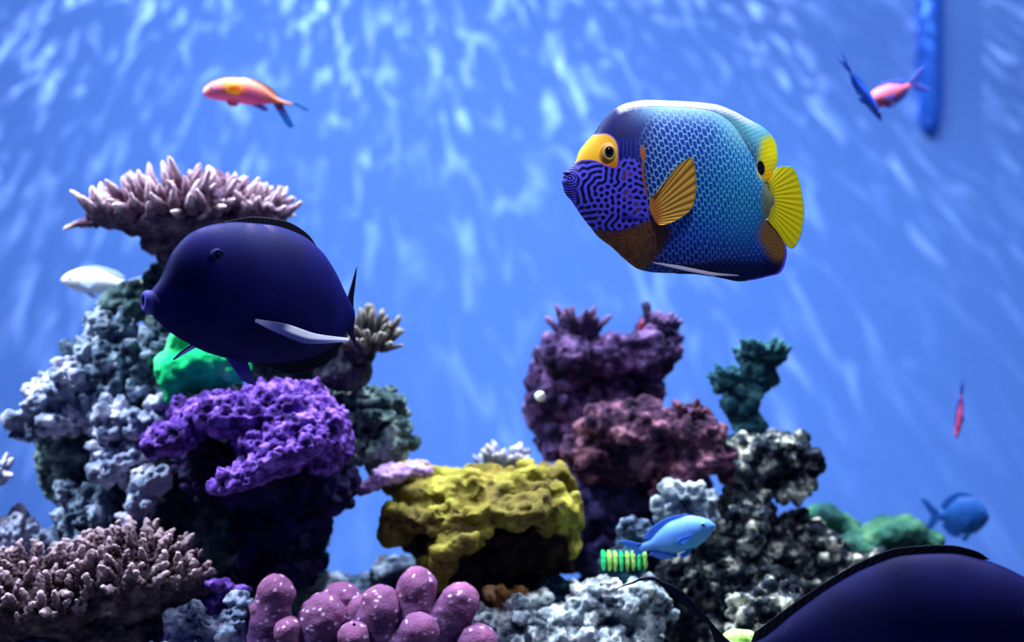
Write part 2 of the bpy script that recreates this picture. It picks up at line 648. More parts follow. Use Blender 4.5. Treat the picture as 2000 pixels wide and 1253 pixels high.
        return link(name, me, mat, parent or self.root)

    def ball(self, X, Y, yoff, rx, ry, rd, mat, name, parent=None, c=None, seg=28):
        th = np.linspace(0, np.pi, seg // 2 + 1)
        ph = np.linspace(0, 2 * np.pi, seg, endpoint=False)
        TH, PH = np.meshgrid(th, ph, indexing='ij')
        k = self.sx * self.s
        lx, lz = self.xz(X, Y)
        V = np.stack([lx + rx * k * np.sin(TH) * np.cos(PH), yoff * k - rd * k * np.cos(TH), lz + ry * k * np.sin(TH) * np.sin(PH)], axis=2).reshape(-1, 3)
        Q = []
        for i in range(len(th) - 1):
            for j in range(seg):
                a = i * seg + j
                b = i * seg + (j + 1) % seg
                Q.append((a, b, b + seg, a + seg))
        col = None if c is None else np.tile(c, (len(V), 1))
        me = mesh_np(name, V, Q, None, col)
        fix_normals(me)
        return link(name, me, mat, parent or self.root)

    def ring(self, X, Y, yoff, rx, ry, rt, mat, name, parent=None, c=None, n1=32, n2=10):
        """torus lying in the side-view plane"""
        k = self.sx * self.s
        A, B = np.meshgrid(np.linspace(0, 2 * np.pi, n1, endpoint=False), np.linspace(0, 2 * np.pi, n2, endpoint=False), indexing='ij')
        lx, lz = self.xz(X, Y)
        V = np.stack([lx + k * (rx + rt * np.cos(B)) * np.cos(A), yoff * k + k * rt * np.sin(B), lz + k * (ry + rt * np.cos(B)) * np.sin(A)], axis=2).reshape(-1, 3)
        Q = []
        for i in range(n1):
            for j in range(n2):
                Q.append((i * n2 + j, ((i + 1) % n1) * n2 + j, ((i + 1) % n1) * n2 + (j + 1) % n2, i * n2 + (j + 1) % n2))
        me = mesh_np(name, V, Q, None, np.tile(c, (len(V), 1)))
        fix_normals(me)
        return link(name, me, mat, parent or self.root)


def fix_normals(me):
    bm = bmesh.new()
    bm.from_mesh(me)
    bmesh.ops.recalc_face_normals(bm, faces=bm.faces)
    bm.to_mesh(me)
    bm.free()


# ------------------------------------------------------------------ the tank
def box_mesh(name, lo, hi, bev=0.0):
    bm = bmesh.new()
    bmesh.ops.create_cube(bm, size=1.0)
    for v in bm.verts:
        v.co = Vector([(lo[k] + hi[k]) / 2 + v.co[k] * (hi[k] - lo[k]) for k in range(3)])
    if bev:
        bmesh.ops.bevel(bm, geom=bm.edges[:], offset=bev, segments=2, affect='EDGES')
    me = bpy.data.meshes.new(name)
    bm.to_mesh(me)
    bm.free()
    return me


tag(link('wall_back', box_mesh('wall_back', (-4.5, WALL_Y, -0.1), (4.5, WALL_Y + 0.1, 3.6)), M_WALL), kind='structure')
floor = tag(link('floor', box_mesh('floor', (-4.5, -0.6, -0.12), (4.5, WALL_Y, 0.0)), M_SAND), kind='structure')

# a dark blue return pipe hanging down the back wall
def lathe(name, prof, n=24):
    V, Q = [], []
    for r, z in prof:
        for k in range(n):
            a = 2 * math.pi * k / n
            V.append((r * math.cos(a), r * math.sin(a), z))
    for i in range(len(prof) - 1):
        for k in range(n):
            Q.append((i * n + k, i * n + (k + 1) % n, (i + 1) * n + (k + 1) % n, (i + 1) * n + k))
    return mesh_np(name, V, Q)


pd = 3.196
pr = empty('return_pipe', P(1816, 262, pd))
tag(pr, 'dark blue water pipe hanging down the back wall of the tank', 'pipe')
link('tube', lathe('tube', [(0.027, 0.12)] + [(0.027, 0.12 + 0.1 * k) for k in range(1, 25)]), M_PIPE, pr)
link('nozzle', lathe('nozzle', [(0.0, 0.0), (0.012, 0.004), (0.021, 0.02), (0.026, 0.06), (0.027, 0.121)]), M_PIPE, pr)

# heaps of stone on the floor, below the picture, that carry the reef
MOUND = [('fbm', 120, 30, 0), ('billow', 60, 16, 0)]
for nm, blobs, d in (
        ('rock_mound', [(250, 1500, 340, 290, 0, 260), (560, 1540, 200, 270, -60, 220)], 1.85),
        ('rock_mound', [(1250, 1530, 420, 300, 0, 260), (1650, 1500, 260, 300, 40, 220), (900, 1520, 220, 280, 0, 230)], 1.88),
        ('rock_mound', [(120, 1600, 330, 330, 0, 120), (720, 1640, 330, 340, 0, 120)], 1.64)):
    o = lump(nm, blobs, d, M_GREY, MOUND, vs=11, smooth=3, seed=3)
    mw = o.location.copy()
    o.parent = floor
    o.location = mw

# ------------------------------------------------------------------ live rock, coral heads
LR = 'live rock stacked in the reef on the left'
RR = 'live rock stacked in the reef on the right'
BR = 'loose pale rubble along the bottom'


def rock(name, label, cat, blobs, d, mat, disp=ROCK, group=None, **kw):
    return tag(lump(name, blobs, d, mat, disp, **kw), label, cat, group)


M_STEM_SHADE = rockmat('shade_dark_coral_stem', [(14, 14, 34), (34, 30, 66), (58, 48, 104)], 30, 0.8)  # shade under the violet and maroon crowns is put into this dark colour
M_YSTEM_SHADE = rockmat('shade_dark_plate_stem', [(18, 16, 28), (44, 36, 40), (76, 62, 44)], 30, 0.8)  # shade below the overhanging plate, put into the stem's brown
# left reef
rock('reef_rock', 'dark narrow rock column under the spreading antler coral', 'rock',
     [(345, 500, 34, 55), (325, 555, 44, 45), (290, 592, 58, 42), (222, 592, 26, 20), (370, 610, 80, 80), (450, 650, 120, 90, 40), (560, 690, 110, 70, 40)], 1.86, M_GREEN_ROCK, ROCK, LR, seed=2)
rock('reef_rock', 'lumpy grey green rock slope below the pale white fish', 'rock',
     [(192, 632, 30, 30), (225, 650, 52, 38), (178, 685, 42, 30), (255, 690, 75, 45), (330, 690, 70, 60), (270, 745, 85, 40), (200, 730, 60, 40), (380, 740, 90, 60, 30)], 1.83, M_GREY, RUBBLE, LR, seed=5)
rock('reef_rock', 'pale lavender rock ledge jutting out over open blue water', 'rock',
     [(132, 742, 42, 42), (98, 775, 48, 45), (62, 822, 36, 28), (112, 812, 58, 40), (42, 842, 18, 20), (165, 790, 50, 50, 20)], 1.81, M_PALE, RUBBLE, LR, seed=8)
rock('reef_rock', 'dark shaded rock mass beneath the pale lavender ledge', 'rock',
     [(160, 850, 85, 75), (125, 905, 58, 60), (210, 900, 110, 110), (108, 945, 32, 34), (270, 830, 90, 80), (330, 960, 120, 130, 30), (240, 1040, 120, 110, 20), (200, 1150, 140, 110, 30)], 1.88, M_GREEN_ROCK, ROCK, LR, seed=11)
rock('reef_rock', 'rounded pale rock touching the upper tip of violet coral', 'rock',
     [(245, 828, 62, 40), (210, 860, 34, 42), (285, 845, 42, 40), (330, 800, 40, 25)], 1.79, M_PALE, RUBBLE, LR, seed=13)
rock('reef_rock', 'whitish oval rock under the rounded pale rock', 'rock',
     [(240, 900, 58, 34), (205, 908, 32, 30), (275, 880, 30, 30)], 1.78, M_PALE, RUBBLE, LR, seed=17)
rock('reef_rock', 'slender pale rock column in the shade of violet coral', 'rock',
     [(292, 935, 28, 38), (277, 980, 26, 42), (263, 1022, 24, 40), (255, 1062, 40, 40)], 1.76, M_PALE, RUBBLE, LR, seed=19)
rock('reef_rock', 'low flat topped rock behind the brown branching coral', 'rock',
     [(135, 968, 34, 30), (190, 958, 40, 26), (150, 1015, 42, 55), (215, 1015, 60, 60), (190, 1080, 75, 70)], 1.80, M_GREY, RUBBLE, LR, seed=23)
rock('reef_rock', 'grey rock knob at the picture edge above brown branching coral', 'rock',
     [(30, 1042, 58, 42), (92, 1062, 34, 36), (20, 1095, 55, 60), (125, 1085, 40, 32), (60, 1160, 90, 90)], 1.80, M_PALE, RUBBLE, LR, seed=29)
rock('reef_rock', 'round grey green rock below the small fan of coral fingers', 'rock',
     [(712, 803, 78, 52), (745, 845, 58, 66), (690, 845, 50, 60), (640, 800, 60, 60, 20)], 1.84, M_GREEN_ROCK, RUBBLE, LR, seed=31)
rock('reef_rock', 'dark rock stump carrying violet coral', 'rock',
     [(540, 1060, 105, 90), (545, 1150, 90, 100), (430, 1040, 110, 120, 20), (400, 1160, 120, 110, 20)], 1.86, M_GREEN_ROCK, ROCK, LR, seed=37)
rock('soft_coral', 'emerald green soft coral peeping out below the big black fish', 'coral',
     [(352, 672, 26, 30), (345, 722, 44, 46), (400, 705, 60, 36), (450, 712, 46, 36), (338, 765, 26, 24), (400, 740, 60, 30, 25)], 1.76, M_EMERALD,
     [('fbm', 40, 6, 0), ('cell', 26, 5, 0), ('fbm', 9, 1, 0)], seed=41)
vc = empty('ruffled_coral', P(540, 1130, 1.76))
tag(vc, 'violet ruffled coral head with a shaded underside', 'coral')
lump('crown', [(480, 808, 150, 44, -10, 100, 0), (560, 795, 100, 48, 0, 90), (352, 850, 76, 34, -30, 70, -22), (632, 848, 60, 52, -10, 80),
      (590, 842, 95, 46, -60, 70, -12), (575, 880, 100, 30, -100, 66, -20), (495, 922, 60, 20, -120, 36, -18), (530, 860, 60, 40, -60, 60), (300, 860, 28, 18, -10, 22), (645, 880, 48, 40, -50, 50, -15)],
     1.74, M_PURPLE, RUFFLE, seed=43, vs=2.8, parent=vc)
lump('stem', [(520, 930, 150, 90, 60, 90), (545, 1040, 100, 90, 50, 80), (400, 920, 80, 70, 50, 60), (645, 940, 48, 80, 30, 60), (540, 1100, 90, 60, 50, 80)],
     1.76, M_STEM_SHADE, ROCK, seed=44, vs=3.2, parent=vc)['label'] = 'stem under the violet crown with its shade painted dark'

# small violet crust and rubble at the foot
rock('crust_coral', 'flat violet crust beside the tip of brown branching coral', 'coral',
     [(432, 1142, 36, 13, 0, 20, 12), (446, 1166, 26, 11, 0, 18, 10), (470, 1150, 22, 10), (420, 1190, 40, 30, 10)], 1.66, M_PURPLE,
     [('fbm', 20, 4, 0), ('cell', 10, 3, 0)], seed=47, vs=2.4)
rock('reef_rock', 'pale lavender rubble between brown coral and pink fingers', 'rock',
     [(365, 1200, 34, 20), (345, 1232, 34, 22), (392, 1222, 36, 24), (330, 1262, 60, 30), (440, 1240, 60, 40, 20), (470, 1190, 26, 20, 20)], 1.64, M_PALE, RUBBLE, BR, seed=53, vs=2.6)

# centre: olive yellow coral
yc = empty('plate_coral', P(940, 1210, 1.80))
tag(yc, 'olive yellow coral plate with rolling bumps and dark hollows', 'coral')
lump('plate', [(930, 962, 165, 48, 30, 120, 3), (830, 955, 75, 44, 30, 80), (1050, 955, 70, 46, 20, 90), (810, 1002, 70, 36, -10, 70), (782, 1030, 38, 30, -10, 50),
      (900, 995, 110, 36, -50, 76, -10), (1010, 990, 95, 34, -60, 76, -6), (1092, 1000, 42, 50, -20, 60), (905, 1040, 64, 22, -90, 50, -24), (855, 1090, 34, 46, -70, 36, 12), (1115, 1045, 14, 42, -40, 22)],
     1.78, M_YELLOW, [('fbm', 55, 9, 0), ('billow', 34, 10, 0.2), ('pit', 58, 17, 0.1), ('fbm', 12, 2.2, 0), ('fbm', 5, 0.9, 0)], seed=59, parent=yc)
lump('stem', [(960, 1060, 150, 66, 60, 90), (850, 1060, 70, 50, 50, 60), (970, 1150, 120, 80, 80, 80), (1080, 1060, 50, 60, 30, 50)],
     1.80, M_YSTEM_SHADE, ROCK, seed=60, vs=3.4, parent=yc)['label'] = 'stem under the plate with its overhang shade painted brown'
rock('shelf_coral', 'lavender coral shelf pointing into open water beside olive coral', 'coral',
     [(770, 926, 50, 20, 0, 46, -8), (730, 944, 34, 14, 0, 30, -25), (708, 957, 16, 8, 0, 14, -25), (810, 918, 40, 20, 10, 40)], 1.78, M_LAV,
     [('fbm', 24, 5, 0), ('cell', 13, 4, 0)], seed=61, vs=2.6)
rock('reef_rock', 'dark rock slope in the gap behind pink finger coral', 'rock',
     [(770, 1115, 50, 26, 0, 60, -20), (730, 1150, 60, 26), (655, 1140, 42, 26), (790, 1180, 120, 50), (630, 1190, 80, 60)], 1.90, M_GREY, ROCK, RR, seed=67)

# right reef
rock('lobed_coral', 'tall plum coral head with a jagged crown, pale speck on it', 'coral',
     [(1118, 695, 72, 52, -20, 70), (1080, 765, 55, 85, 10), (1105, 835, 58, 70, 20), (1268, 688, 64, 54, -20, 66), (1195, 695, 70, 44, -20, 66), (1215, 765, 85, 60, 30), (1128, 650, 40, 30), (1285, 645, 36, 30), (1275, 760, 30, 22, -45, 24), (1160, 840, 80, 80, 20)], 1.95, M_PLUM,
     [('fbm', 60, 9, 0), ('billow', 30, 9, 0.3), ('cell', 18, 5, 0.5), ('fbm', 7, 2, 0)], seed=71)
pc = empty('pitted_coral', P(1225, 1240, 1.90))
tag(pc, 'maroon pitted coral head on a shade-darkened trunk', 'coral')
lump('crown', [(1225, 832, 100, 50, -20, 90), (1150, 878, 56, 52, -20), (1335, 850, 80, 46, -20), (1400, 890, 58, 36, -20), (1240, 890, 115, 58, 10), (1340, 910, 74, 28, -40, 50, -22), (1325, 815, 30, 26), (1358, 815, 24, 24), (1300, 945, 40, 18, -50, 30, -25), (1425, 925, 30, 26, -20)],
     1.88, M_MAROON, [('fbm', 50, 8, 0), ('billow', 26, 8, 0.3), ('pit', 24, 8, 0.6), ('cell', 15, 4, 0.4), ('fbm', 6, 1.6, 0)], seed=73, parent=pc)
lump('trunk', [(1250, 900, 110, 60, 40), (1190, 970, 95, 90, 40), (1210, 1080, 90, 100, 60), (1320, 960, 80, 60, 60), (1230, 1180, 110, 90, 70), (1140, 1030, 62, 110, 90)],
     1.90, M_STEM_SHADE, ROCK, seed=74, vs=3.6, parent=pc)['label'] = 'trunk with its shade painted dark'
rock('reef_rock', 'speckled rock shoulder sticking out beside the dark teal coral', 'rock',
     [(1478, 880, 52, 38), (1540, 892, 60, 40), (1588, 905, 28, 28), (1540, 945, 48, 34), (1470, 930, 46, 44), (1450, 870, 40, 30)], 1.86, M_SPECK, RUBBLE, RR, seed=79)
rock('reef_rock', 'pale knobbly rock above the light blue fish', 'rock',
     [(1330, 968, 42, 30), (1368, 985, 34, 34), (1310, 985, 28, 30), (1350, 1010, 50, 30, 20)], 1.80, M_WHITE, RUBBLE, RR, seed=83)
rock('reef_rock', 'dark speckled rock column behind the snout of light blue fish', 'rock',
     [(1455, 1000, 62, 60), (1430, 1060, 75, 70), (1420, 1130, 90, 80), (1480, 1160, 80, 90), (1360, 1130, 80, 80, 30), (1500, 1060, 50, 70, 20), (1400, 1230, 130, 80, 30)], 1.86, M_SPECK, RUBBLE, RR, seed=89)
rock('reef_rock', 'mottled rock slope under the mossy green coral lumps', 'rock',
     [(1560, 1060, 60, 52), (1600, 1095, 55, 62), (1530, 1140, 70, 62), (1620, 1160, 70, 60), (1545, 1030, 32, 26), (1700, 1180, 110, 90, 40), (1580, 1250, 120, 80, 20)], 1.88, M_SPECK, RUBBLE, RR, seed=97)
rock('reef_rock', 'pale pitted boulder beside the large dark fish back', 'rock',
     [(1500, 1180, 55, 42), (1460, 1190, 34, 44), (1540, 1200, 50, 50), (1490, 1250, 80, 50)], 1.74, M_SPECK, RUBBLE, BR, seed=101)
rock('reef_rock', 'white knobbly boulder behind the thin black fin filament', 'rock',
     [(1205, 1165, 92, 36), (1150, 1190, 52, 44), (1250, 1200, 58, 52), (1180, 1245, 110, 40), (1110, 1235, 60, 50)], 1.72, M_WHITE, RUBBLE, BR, seed=103, vs=2.8)
rock('reef_rock', 'white rubble right behind the last pink coral fingers', 'rock',
     [(955, 1212, 40, 28), (1010, 1200, 28, 40), (1000, 1245, 60, 36), (1060, 1230, 50, 44), (1040, 1180, 30, 24, 30)], 1.72, M_WHITE, RUBBLE, BR, seed=107, vs=2.8)
rock('reef_rock', 'ochre brown rock nub under the olive yellow coral', 'rock',
     [(980, 1165, 30, 25), (1008, 1175, 24, 20), (985, 1200, 36, 26, 20)], 1.73, M_OCHRE, ROCK, BR, seed=109, vs=2.6)
rock('tuft_coral', 'small dark teal coral tuft between white rubble and boulder', 'coral',
     [(1088, 1150, 36, 30), (1110, 1175, 34, 26), (1070, 1180, 30, 26)], 1.76, M_TEAL, ROCK, seed=113, vs=2.6)
rock('flared_coral', 'dark teal coral with a flared ragged top', 'coral',
     [(1462, 835, 32, 40), (1448, 785, 38, 46), (1478, 730, 44, 36), (1508, 695, 30, 24), (1424, 745, 34, 30), (1465, 695, 30, 24), (1455, 870, 36, 26)], 1.90, M_TEAL,
     [('fbm', 40, 6, 0), ('billow', 22, 6, 0.2), ('cell', 14, 4, 0.4), ('fbm', 6, 1.5, 0)], seed=127)
rock('mossy_coral', 'peaked mossy green coral lump against open blue water', 'coral',
     [(1612, 1015, 52, 32), (1640, 1040, 46, 34), (1590, 1035, 34, 28), (1622, 992, 20, 16)], 2.0, M_MOSS, SMOOTH, seed=131)
rock('mossy_coral', 'rounded mossy green coral lump under the round blue fish', 'coral',
     [(1745, 1045, 72, 34), (1690, 1078, 70, 44), (1640, 1110, 56, 40), (1815, 1060, 28, 24), (1760, 1100, 80, 50)], 1.97, M_MOSS, SMOOTH, seed=137)
rock('reef_rock', 'dark mound of rock hidden behind the large dark fish', 'rock',
     [(1720, 1180, 150, 90), (1800, 1160, 80, 80), (1680, 1280, 200, 110)], 1.98, M_GREEN_ROCK, ROCK, RR, seed=139, vs=5)
rock('reef_rock', 'grey rock lip behind the tail of light blue fish', 'rock',
     [(1222, 1035, 14, 34, 0, 14, 20), (1245, 1040, 30, 18), (1230, 1070, 34, 24)], 1.77, M_GREY, ROCK, RR, seed=149, vs=2.6)
rock('knob_coral', 'lime green coral knob at the bottom edge behind dark tail', 'coral',
     [(1445, 1246, 34, 19), (1440, 1270, 44, 30)], 1.62, M_LIME, [('fbm', 24, 2, 0), ('fbm', 8, 0.8, 0)], seed=151, vs=2.4)

# ribbed bright green coral by the blue fish's tail
rc = empty('ribbed_coral', P(1215, 1125, 1.73))
tag(rc, 'small bright green ribbed coral under the light blue fish tail', 'coral')
lump('base', [(1215, 1098, 48, 26), (1215, 1120, 50, 26)], 1.73, M_TEAL, [('fbm', 20, 2, 0)], vs=2.6, seed=3, parent=rc)
for k in range(8):
    x = 1177 + k * 11.5
    h = 24 - abs(k - 3) * 1.8
    lump('rib', [(x, 1082, 4.6, 9, -24, 14), (x, 1094, 4.4, h * 0.8, -30, 9), (x, 1082, 4.6, 10, -6, 22)], 1.73, M_LIME if k % 3 else M_EMERALD, [('fbm', 9, 0.9, 0)], vs=1.6, seed=k, parent=rc)

# tiny pale snail on the plum coral
sn = P(1055, 774, 1.86)
o = link('snail_shell', lathe('snail_shell', [(0.0005, 0.0105), (0.002, 0.009), (0.0028, 0.0075), (0.0024, 0.0068), (0.0045, 0.0048), (0.0052, 0.0036), (0.0046, 0.0030), (0.0066, 0.0012), (0.0068, -0.0008), (0.0050, -0.0030), (0.001, -0.0036)], 16),
         plain('white_shell', (236, 240, 250), 0.4), None, sn)
o.rotation_euler = (math.radians(60), 0, math.radians(25))
tag(o, 'tiny white snail shell on the plum coral flank', 'snail')

# ------------------------------------------------------------------ branching corals
BR_B, BR_T = lin(112, 84, 104), lin(232, 200, 214)
s18 = 1.8 / F
tb = [branch_mesh('table_branch', 10 + k, 56 * s18, (12.5 + k % 3) * s18, lin(92, 62, 86), lin(246, 214, 226), nod=0.34, nseg=10, nring=12, bend=0.10 + 0.06 * k, blunt=0.74) for k in range(6)]
tc_ = empty('antler_coral', P(345, 500, 1.82))
tag(tc_, 'spreading table shaped antler coral on the dark rock column', 'coral')
lump('base', [(360, 432, 150, 34, 0, 100), (262, 438, 82, 20, -10, 60, 14), (395, 405, 110, 50, 10, 90), (335, 470, 62, 30), (490, 425, 70, 26, -10, 60), (215, 432, 46, 14, 0, 40, 14), (345, 495, 36, 30), (400, 372, 70, 40, 20, 60)], 1.82,
     rockmat('antler_coral_base', [(44, 30, 54), (76, 54, 80), (112, 84, 110)], 60, 0.8), [('fbm', 40, 6, 0), ('cell', 16, 5, 0.2), ('fbm', 6, 1.5, 0)], seed=157, vs=3.2, parent=tc_)
colony(tc_, tb, M_BRANCH, 1.82, (368, 428, 165, 62, 110, 0), 104, (0.7, 1.15), 0.04, 0.12, 0.7, 1.3, 0.9)
colony(tc_, tb, M_BRANCH, 1.82, (232, 432, 62, 22, 60, -10), 22, (0.8, 1.1), -0.1, 0.25, 0.6, 1.6, 0.9)
colony(tc_, tb, M_BRANCH, 1.82, (505, 425, 52, 24, 50, -20), 32, (0.6, 0.9), -0.1, 0.5, 0.6, 1.2, 0.92)

s166 = 1.66 / F
ab = [branch_mesh('knobbly_branch', 30 + k, 56 * s166, (9.5 + k % 3) * s166, lin(66, 48, 60), lin(178, 150, 160), nod=0.85, nseg=16, nring=26, bend=0.1 + 0.05 * k, blunt=0.5, nodf=2.2) for k in range(7)]
ac = empty('branching_coral', P(210, 1230, 1.66))
tag(ac, 'brown knobbly branching coral filling the bottom corner', 'coral')
lump('base', [(80, 1190, 130, 64, 0, 90), (230, 1150, 130, 68, 10, 90), (330, 1140, 70, 56, 10, 60), (200, 1240, 190, 70, 30, 90), (40, 1250, 90, 60, 0, 60)], 1.66,
     rockmat('branching_coral_base', [(40, 32, 44), (72, 58, 66), (110, 92, 98)], 60, 0.8), [('fbm', 40, 7, 0), ('cell', 16, 5, 0.2)], seed=163, vs=3.4, parent=ac)
colony(ac, ab, M_BRANCH, 1.66, (250, 1150, 145, 92, 100, 0), 110, (0.75, 1.1), 0.05, 0.7, 0.6, 0.9, 0.88)
colony(ac, ab, M_BRANCH, 1.66, (70, 1190, 150, 92, 110, -10), 110, (0.75, 1.1), -0.1, 0.6, 0.6, 0.9, 0.9)

s17 = 1.8 / F
fb = [branch_mesh('fan_branch', 50 + k, 50 * s17, (8.5 + k % 2) * s17, lin(60, 58, 62), lin(158, 148, 138), nod=0.25, nseg=10, nring=12, bend=0.06 + 0.04 * k, blunt=0.4) for k in range(5)]
fc = empty('fan_coral', P(690, 740, 1.80))
tag(fc, 'small fan of tan coral fingers behind the black fish tail', 'coral')
lump('base', [(690, 690, 44, 36), (670, 725, 58, 36), (710, 668, 36, 26), (640, 690, 40, 40)], 1.80, rockmat('fan_coral_base', [(30, 34, 48), (48, 50, 62), (80, 80, 88)], 60, 0.7),
     [('fbm', 30, 5, 0), ('cell', 14, 4, 0)], seed=167, vs=3, parent=fc)
colony(fc, fb, M_BRANCH, 1.80, (716, 682, 48, 42, 42, 0), 60, (0.65, 1.1), -0.05, 0.45, 0.6, 1.3, 0.85)

# ragged little sprigs on the other heads: parts of a small sprig coral each
def sprigs(root_name, label, at, d, mat_cols, n, L, r, ell, sc=(0.7, 1.1), lift=0.8, base=None, cat='coral', group='small coral sprigs on the right reef'):
    rt = empty(root_name, P(at[0], at[1], d))
    tag(rt, label, cat, group)
    s = d / F
    ms = [branch_mesh('sprig_branch', 70 + k + n, L * s, r * s, mat_cols[0], mat_cols[1], nod=0.4, nseg=9, nring=10, bend=0.1 + 0.1 * k, blunt=0.6) for k in range(3)]
    lump('base', [(ell[0], ell[1] + ell[3] * 0.3, ell[2], ell[3], ell[5], ell[4])], d, base or PLAIN_BASE, [('fbm', 15, 3, 0)], vs=2.8, seed=n, parent=rt)
    colony(rt, ms, M_BRANCH, d, (ell[0], ell[1] + ell[3] * 0.3, ell[2], ell[3], ell[4], ell[5]), n, sc, 0.0, lift, 0.8, 1.0, 0.9)
    return rt


PLAIN_BASE = rockmat('sprig_base', [(44, 32, 66), (82, 60, 100), (120, 92, 138)], 50, 0.7)
PL = (lin(56, 40, 80), lin(128, 96, 140))
sprigs('sprig_coral', 'jagged plum sprigs crowning the near side of plum coral', (1130, 650), 1.93, PL, 30, 36, 8.5, (1128, 640, 40, 18, 34, 0))
sprigs('sprig_coral', 'plum sprigs beside a dark stub on top of plum coral', (1290, 640), 1.93, PL, 16, 25, 8, (1290, 636, 32, 12, 28, 0))
sprigs('sprig_coral', 'tiny maroon sprigs on the crest of maroon coral', (1340, 805), 1.86, (lin(54, 28, 50), lin(120, 78, 100)), 14, 20, 8, (1342, 806, 32, 12, 28, 0))
sprigs('sprig_coral', 'ragged teal sprigs along the flared top of teal coral', (1480, 690), 1.89, (lin(16, 50, 66), lin(60, 118, 126)), 30, 24, 7, (1488, 686, 50, 14, 36, 0), base=M_TEAL)
sprigs('sprig_coral', 'short teal sprigs on the shoulder of the teal coral', (1415, 735), 1.88, (lin(16, 50, 66), lin(50, 108, 118)), 16, 20, 7, (1416, 735, 22, 16, 24, 0), lift=0.4, base=M_TEAL)
sprigs('sprig_coral', 'bluish white sprigs behind the top of olive yellow coral', (975, 905), 1.90, (lin(96, 110, 140), lin(214, 206, 226)), 34, 26, 9, (985, 900, 52, 22, 40, 0), base=M_PALE, group=None)
edge = sprigs('sprig_coral', 'white lavender sprigs cut off by the picture edge', (-10, 925), 1.80, (lin(150, 150, 190), lin(240, 236, 250)), 24, 30, 10, (-16, 925, 32, 20, 30, 0), lift=0.3, base=M_PALE, group=None)
lump('stalk', [(-36, 955, 22, 40), (-52, 1020, 34, 60), (-60, 1110, 48, 80), (-60, 1220, 60, 90)], 1.80, M_STEM_SHADE, ROCK, seed=171, vs=4, parent=edge)['label'] = 'dark stalk'
# dark stub and red stub on the plum head
for nm, lb, x, y, L, r, c0, c1, dr in (('stub_coral', 'dark plum stub standing up on top of plum coral', 1270, 646, 60, 10, lin(40, 28, 60), lin(60, 46, 84), (-0.15, 0, 1)),
                                       ('stub_coral', 'dull red stub beside the dark stub on plum coral', 1250, 660, 34, 7, lin(110, 40, 60), lin(150, 60, 80), (0.1, 0, 1))):
    s = 1.93 / F
    me = branch_mesh(nm, int(x), L * s, r * s, c0, c1, nod=0.3, nseg=12, nring=14, blunt=0.15, bend=-0.1)
    o = link(nm, me, M_BRANCH, None, P(x, y, 1.93))
    o.rotation_euler = Vector(dr).to_track_quat('Z', 'Y').to_euler()
    tag(o, lb, 'coral')

# pink finger coral
pf = empty('finger_coral', P(720, 1300, 1.63))
tag(pf, 'pink stubby finger coral with white dots along the bottom edge', 'coral')


def finger(tip, base, r, dy, seed, r0=None, knob=None):
    """fat lobed finger from base to tip (pixels), dotted with pale polyps"""
    d = 1.63
    s = d / F
    r0 = r0 or r * 0.95
    a = P(base[0], base[1], d)
    b = P(tip[0], tip[1], d) + Vector((0, dy * s, 0))
    ax = b - a
    L = ax.length
    nseg, nring = 56, 60
    th = np.linspace(0, 2 * np.pi, nseg, endpoint=False)
    V = []
    for t in np.linspace(0, 1, nring):
        z = t * L
        rr = (r0 * (1 - t) + r * t) * s
        cap = r * s * 1.05
        if z > L - cap:
            rr *= math.sqrt(max(0.0, 1 - ((z - (L - cap)) / cap) ** 2))
        rr = max(rr, 1e-5)
        V.append(np.stack([rr * np.cos(th), rr * np.sin(th), np.full(nseg, z)], axis=1))
    V = np.concatenate(V)
    N = V / np.maximum(np.linalg.norm(V * np.array([1, 1, 0.0]), axis=1), 1e-6)[:, None] * np.array([1, 1, 0])
    q = V / s
    h = 4.6 * fbm(q / 30 + seed, seed, 2)
    f1, f2 = worley(q / 6.5 + seed, seed)
    h2 = 1.5 * np.clip(1 - 1.9 * f1, 0, 1)
    V = V + N * ((h + h2) * s)[:, None]
    t = V[:, 2] / L
    g1, g2 = worley(q / 15.0 + seed * 3, seed + 5)
    dots = sstep(0.25, 0.13, g1) * sstep(0.25, 0.7, t + 0.25 * vnoise(q / 30, seed))
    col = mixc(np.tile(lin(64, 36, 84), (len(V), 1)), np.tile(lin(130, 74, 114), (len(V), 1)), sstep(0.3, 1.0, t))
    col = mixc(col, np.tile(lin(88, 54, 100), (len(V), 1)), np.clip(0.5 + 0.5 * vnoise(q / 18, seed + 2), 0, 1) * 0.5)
    col = mixc(col, np.tile(lin(236, 200, 240), (len(V), 1)), dots)
    Q = []
    for i in range(nring - 1):
        for j in range(nseg):
            k = i * nseg + j
            k2 = i * nseg + (j + 1) % nseg
            Q.append((k, k2, k2 + nseg, k + nseg))
    me = mesh_np('finger', V, Q, None, col)
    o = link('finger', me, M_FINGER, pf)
    o.matrix_local = Matrix.LocRotScale(a - pf.location, ax.to_track_quat('Z', 'Y'), Vector((1, 1, 1)))
    return o


